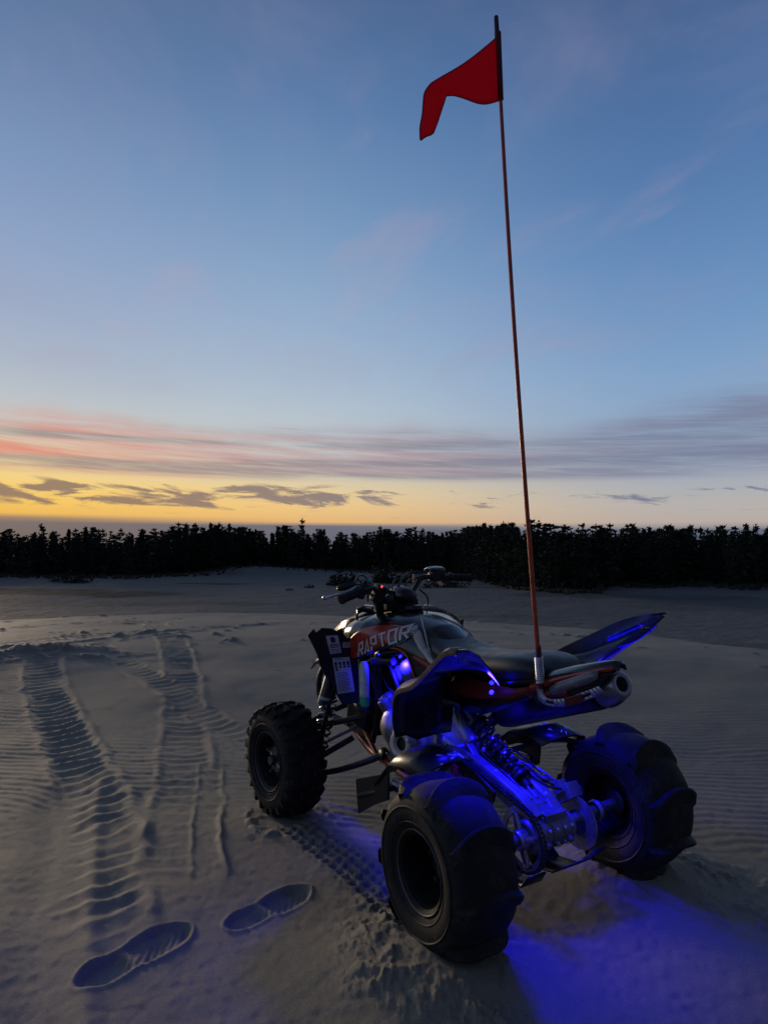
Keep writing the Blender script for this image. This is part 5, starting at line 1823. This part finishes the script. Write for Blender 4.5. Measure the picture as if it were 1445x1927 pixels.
# ---- underglow: small LED pods, each with its own lamp
def led(p, d, power, name='led_pod', spread=2.6, size=.03):
    p, d = Vector(p), Vector(d).normalized()
    m = MB().lathe([(0, 0), (.007, 0), (.008, .002), (.008, .005), (0, .006)], p, d, 16)
    o = add(m, name, M['led'])
    l = bpy.data.lights.new('led_lamp', 'SPOT')
    l.energy = power
    l.color = (0.008, 0.004, 1.0)
    l.spot_size = spread
    l.spot_blend = 0.6
    l.shadow_soft_size = size
    lo_ = bpy.data.objects.new('led_lamp', l)
    COL.objects.link(lo_)
    lo_.parent = Q
    lo_.location = p + d * .012
    lo_.rotation_euler = d.to_track_quat('-Z', 'Y').to_euler()
    return o


led((-.060, .150, .735), (-.05, -.10, -1), 30.0, spread=2.1, size=.05)
led((-.045, -.060, .745), (.12, -.28, -1), 5.2, spread=2.3, size=.12)
led((-.165, .690, .800), (.60, .10, -.70), 48.0, spread=2.15)
led((-.205, .020, .768), (-.75, -.30, .75), 9.0, spread=2.6)
led((-.205, .800, .800), (-.25, .35, -1), 5.0, spread=1.5)
led((-.188, .04, .800), (-1, -.75, -.75), 20.0, spread=2.5)
led((.188, .05, .800), (1, -.25, -.75), 9.0, spread=2.8)
led((.150, -.185, .850), (1, .35, .30), 9.0, spread=1.9)

# ------------------------------------------------------------------ whip with pennant, screwed to the tail bracket
def qw(x, y, z):
    return QM @ Vector((x, y, z))


wb = qw(-.118, -.130, .812)
wt = qw(-.256, -.130, 3.106)
W_ = empty('safety_flag', Matrix.Translation(wb))
tag(W_, 'tall thin red whip pole with red triangular pennant at the quad bike tail', 'flag')
up = (wt - wb)
Lw = up.length
up.normalize()
side = (QM.to_3x3() @ Vector((1, 0, 0))).normalized()
wpt = lambda t: up * (Lw * t) + side * (-0.012 * math.sin(t * PI))
m = MB().tube([wpt(.036 + .92 * k / 24) for k in range(25)], [.0084 - .0022 * k / 24 for k in range(25)], 10)
m.build('pole', M['pole'], W_)
m = MB().tube([wpt(.955), wpt(.975), wpt(.998), wpt(1.0)], [.0088, .0085, .0080, .005], 10)
m.build('pole_tip', M['ink'], W_)
a_ = up.orthogonal().normalized()
b_ = up.cross(a_)
pts = [up * (.006 + .088 * k / 200) + (a_ * math.cos(k * 2 * PI * 15 / 200) + b_ * math.sin(k * 2 * PI * 15 / 200)) * .0122 for k in range(201)]
m = MB().tube(pts, .0030, 6)
m.build('spring', M['bright_steel'], W_)
m = MB().lathe([(0, -.012), (.012, -.012), (.012, -.002), (.008, 0), (.008, .09), (.0105, .094), (.0105, .125), (.0084, .135), (0, .135)], (0, 0, 0), up, 14)
m.build('ferrule', M['pole_dark'], W_)
# pennant: sleeve, fly and the folded-down tail
inv = Vector(wb)
fx = lambda x, y, z: qw(x, y, z) - inv
H0, H1 = Vector((-.246, -.13, 3.040)), Vector((-.241, -.13, 2.812))
tip_a, tip_b = Vector((-.553, -.15, 2.742)), Vector((-.484, -.15, 2.744))
wv = lambda u, v: Vector((0, .014 * math.sin(u * 5.5 + v * 1.2) * u, 0))
E0 = lambda u: H0.lerp(tip_a, u) + wv(u, 0) + Vector((0, 0, -.010 * math.sin(u * PI)))
E1 = lambda u: H1.lerp(tip_b, u) + wv(u, 1) + Vector((0, 0, -.022 * math.sin(min(1, u * 1.1) * PI) - .012 * u))
rows = []
N = 16
for i in range(N + 1):
    u = i / N
    rows.append([fx(*E0(u).lerp(E1(u), j / 8)) for j in range(9)])
# the limp end folds over and hangs
ea, eb = E0(1), E1(1)
for i in range(1, 15):
    u = i / 14
    g_ = min(1, u * 1.6)
    a = ea + Vector((-.026 * math.sin(min(1, u * 3) * PI / 2) - .040 * u, -.022 * g_, -.010 * g_ - .188 * u))
    b2 = eb + Vector((-.070 * u, -.012 * g_, -.172 * u))
    if u > .85:
        k_ = (u - .85) / .15
        a, b2 = a.lerp(b2, .10 * k_ * k_), b2.lerp(a, .50 * k_ * k_)
    rows.append([fx(*(a.lerp(b2, j / 8) + Vector((0, .010 * math.sin(j / 8 * PI), -.010 * math.sin(j / 8 * PI) * max(0, u - .8) * 5)))) for j in range(9)])
m = MB().grid(rows)
fl_ = m.build('pennant', M['flag'], W_, solid=.0016, ang=80)
hem = MB()
for j in (0, 8):
    hem.tube([r_[j] for r_ in rows], .0015, 6)
hem.tube(rows[-1], .0015, 6)
hem.build('hem', M['hem'], fl_)
rows = [[fx(*(H0.lerp(H1, u) + Vector((.011 * math.cos(t) - .004, .011 * math.sin(t), .004)))) for t in [k * PI / 5 for k in range(10)]] for u in (-.02, .25, .5, .75, 1.02)]
m = MB().grid(rows, True)
m.build('pennant_sleeve', M['hem'], W_, solid=.001)
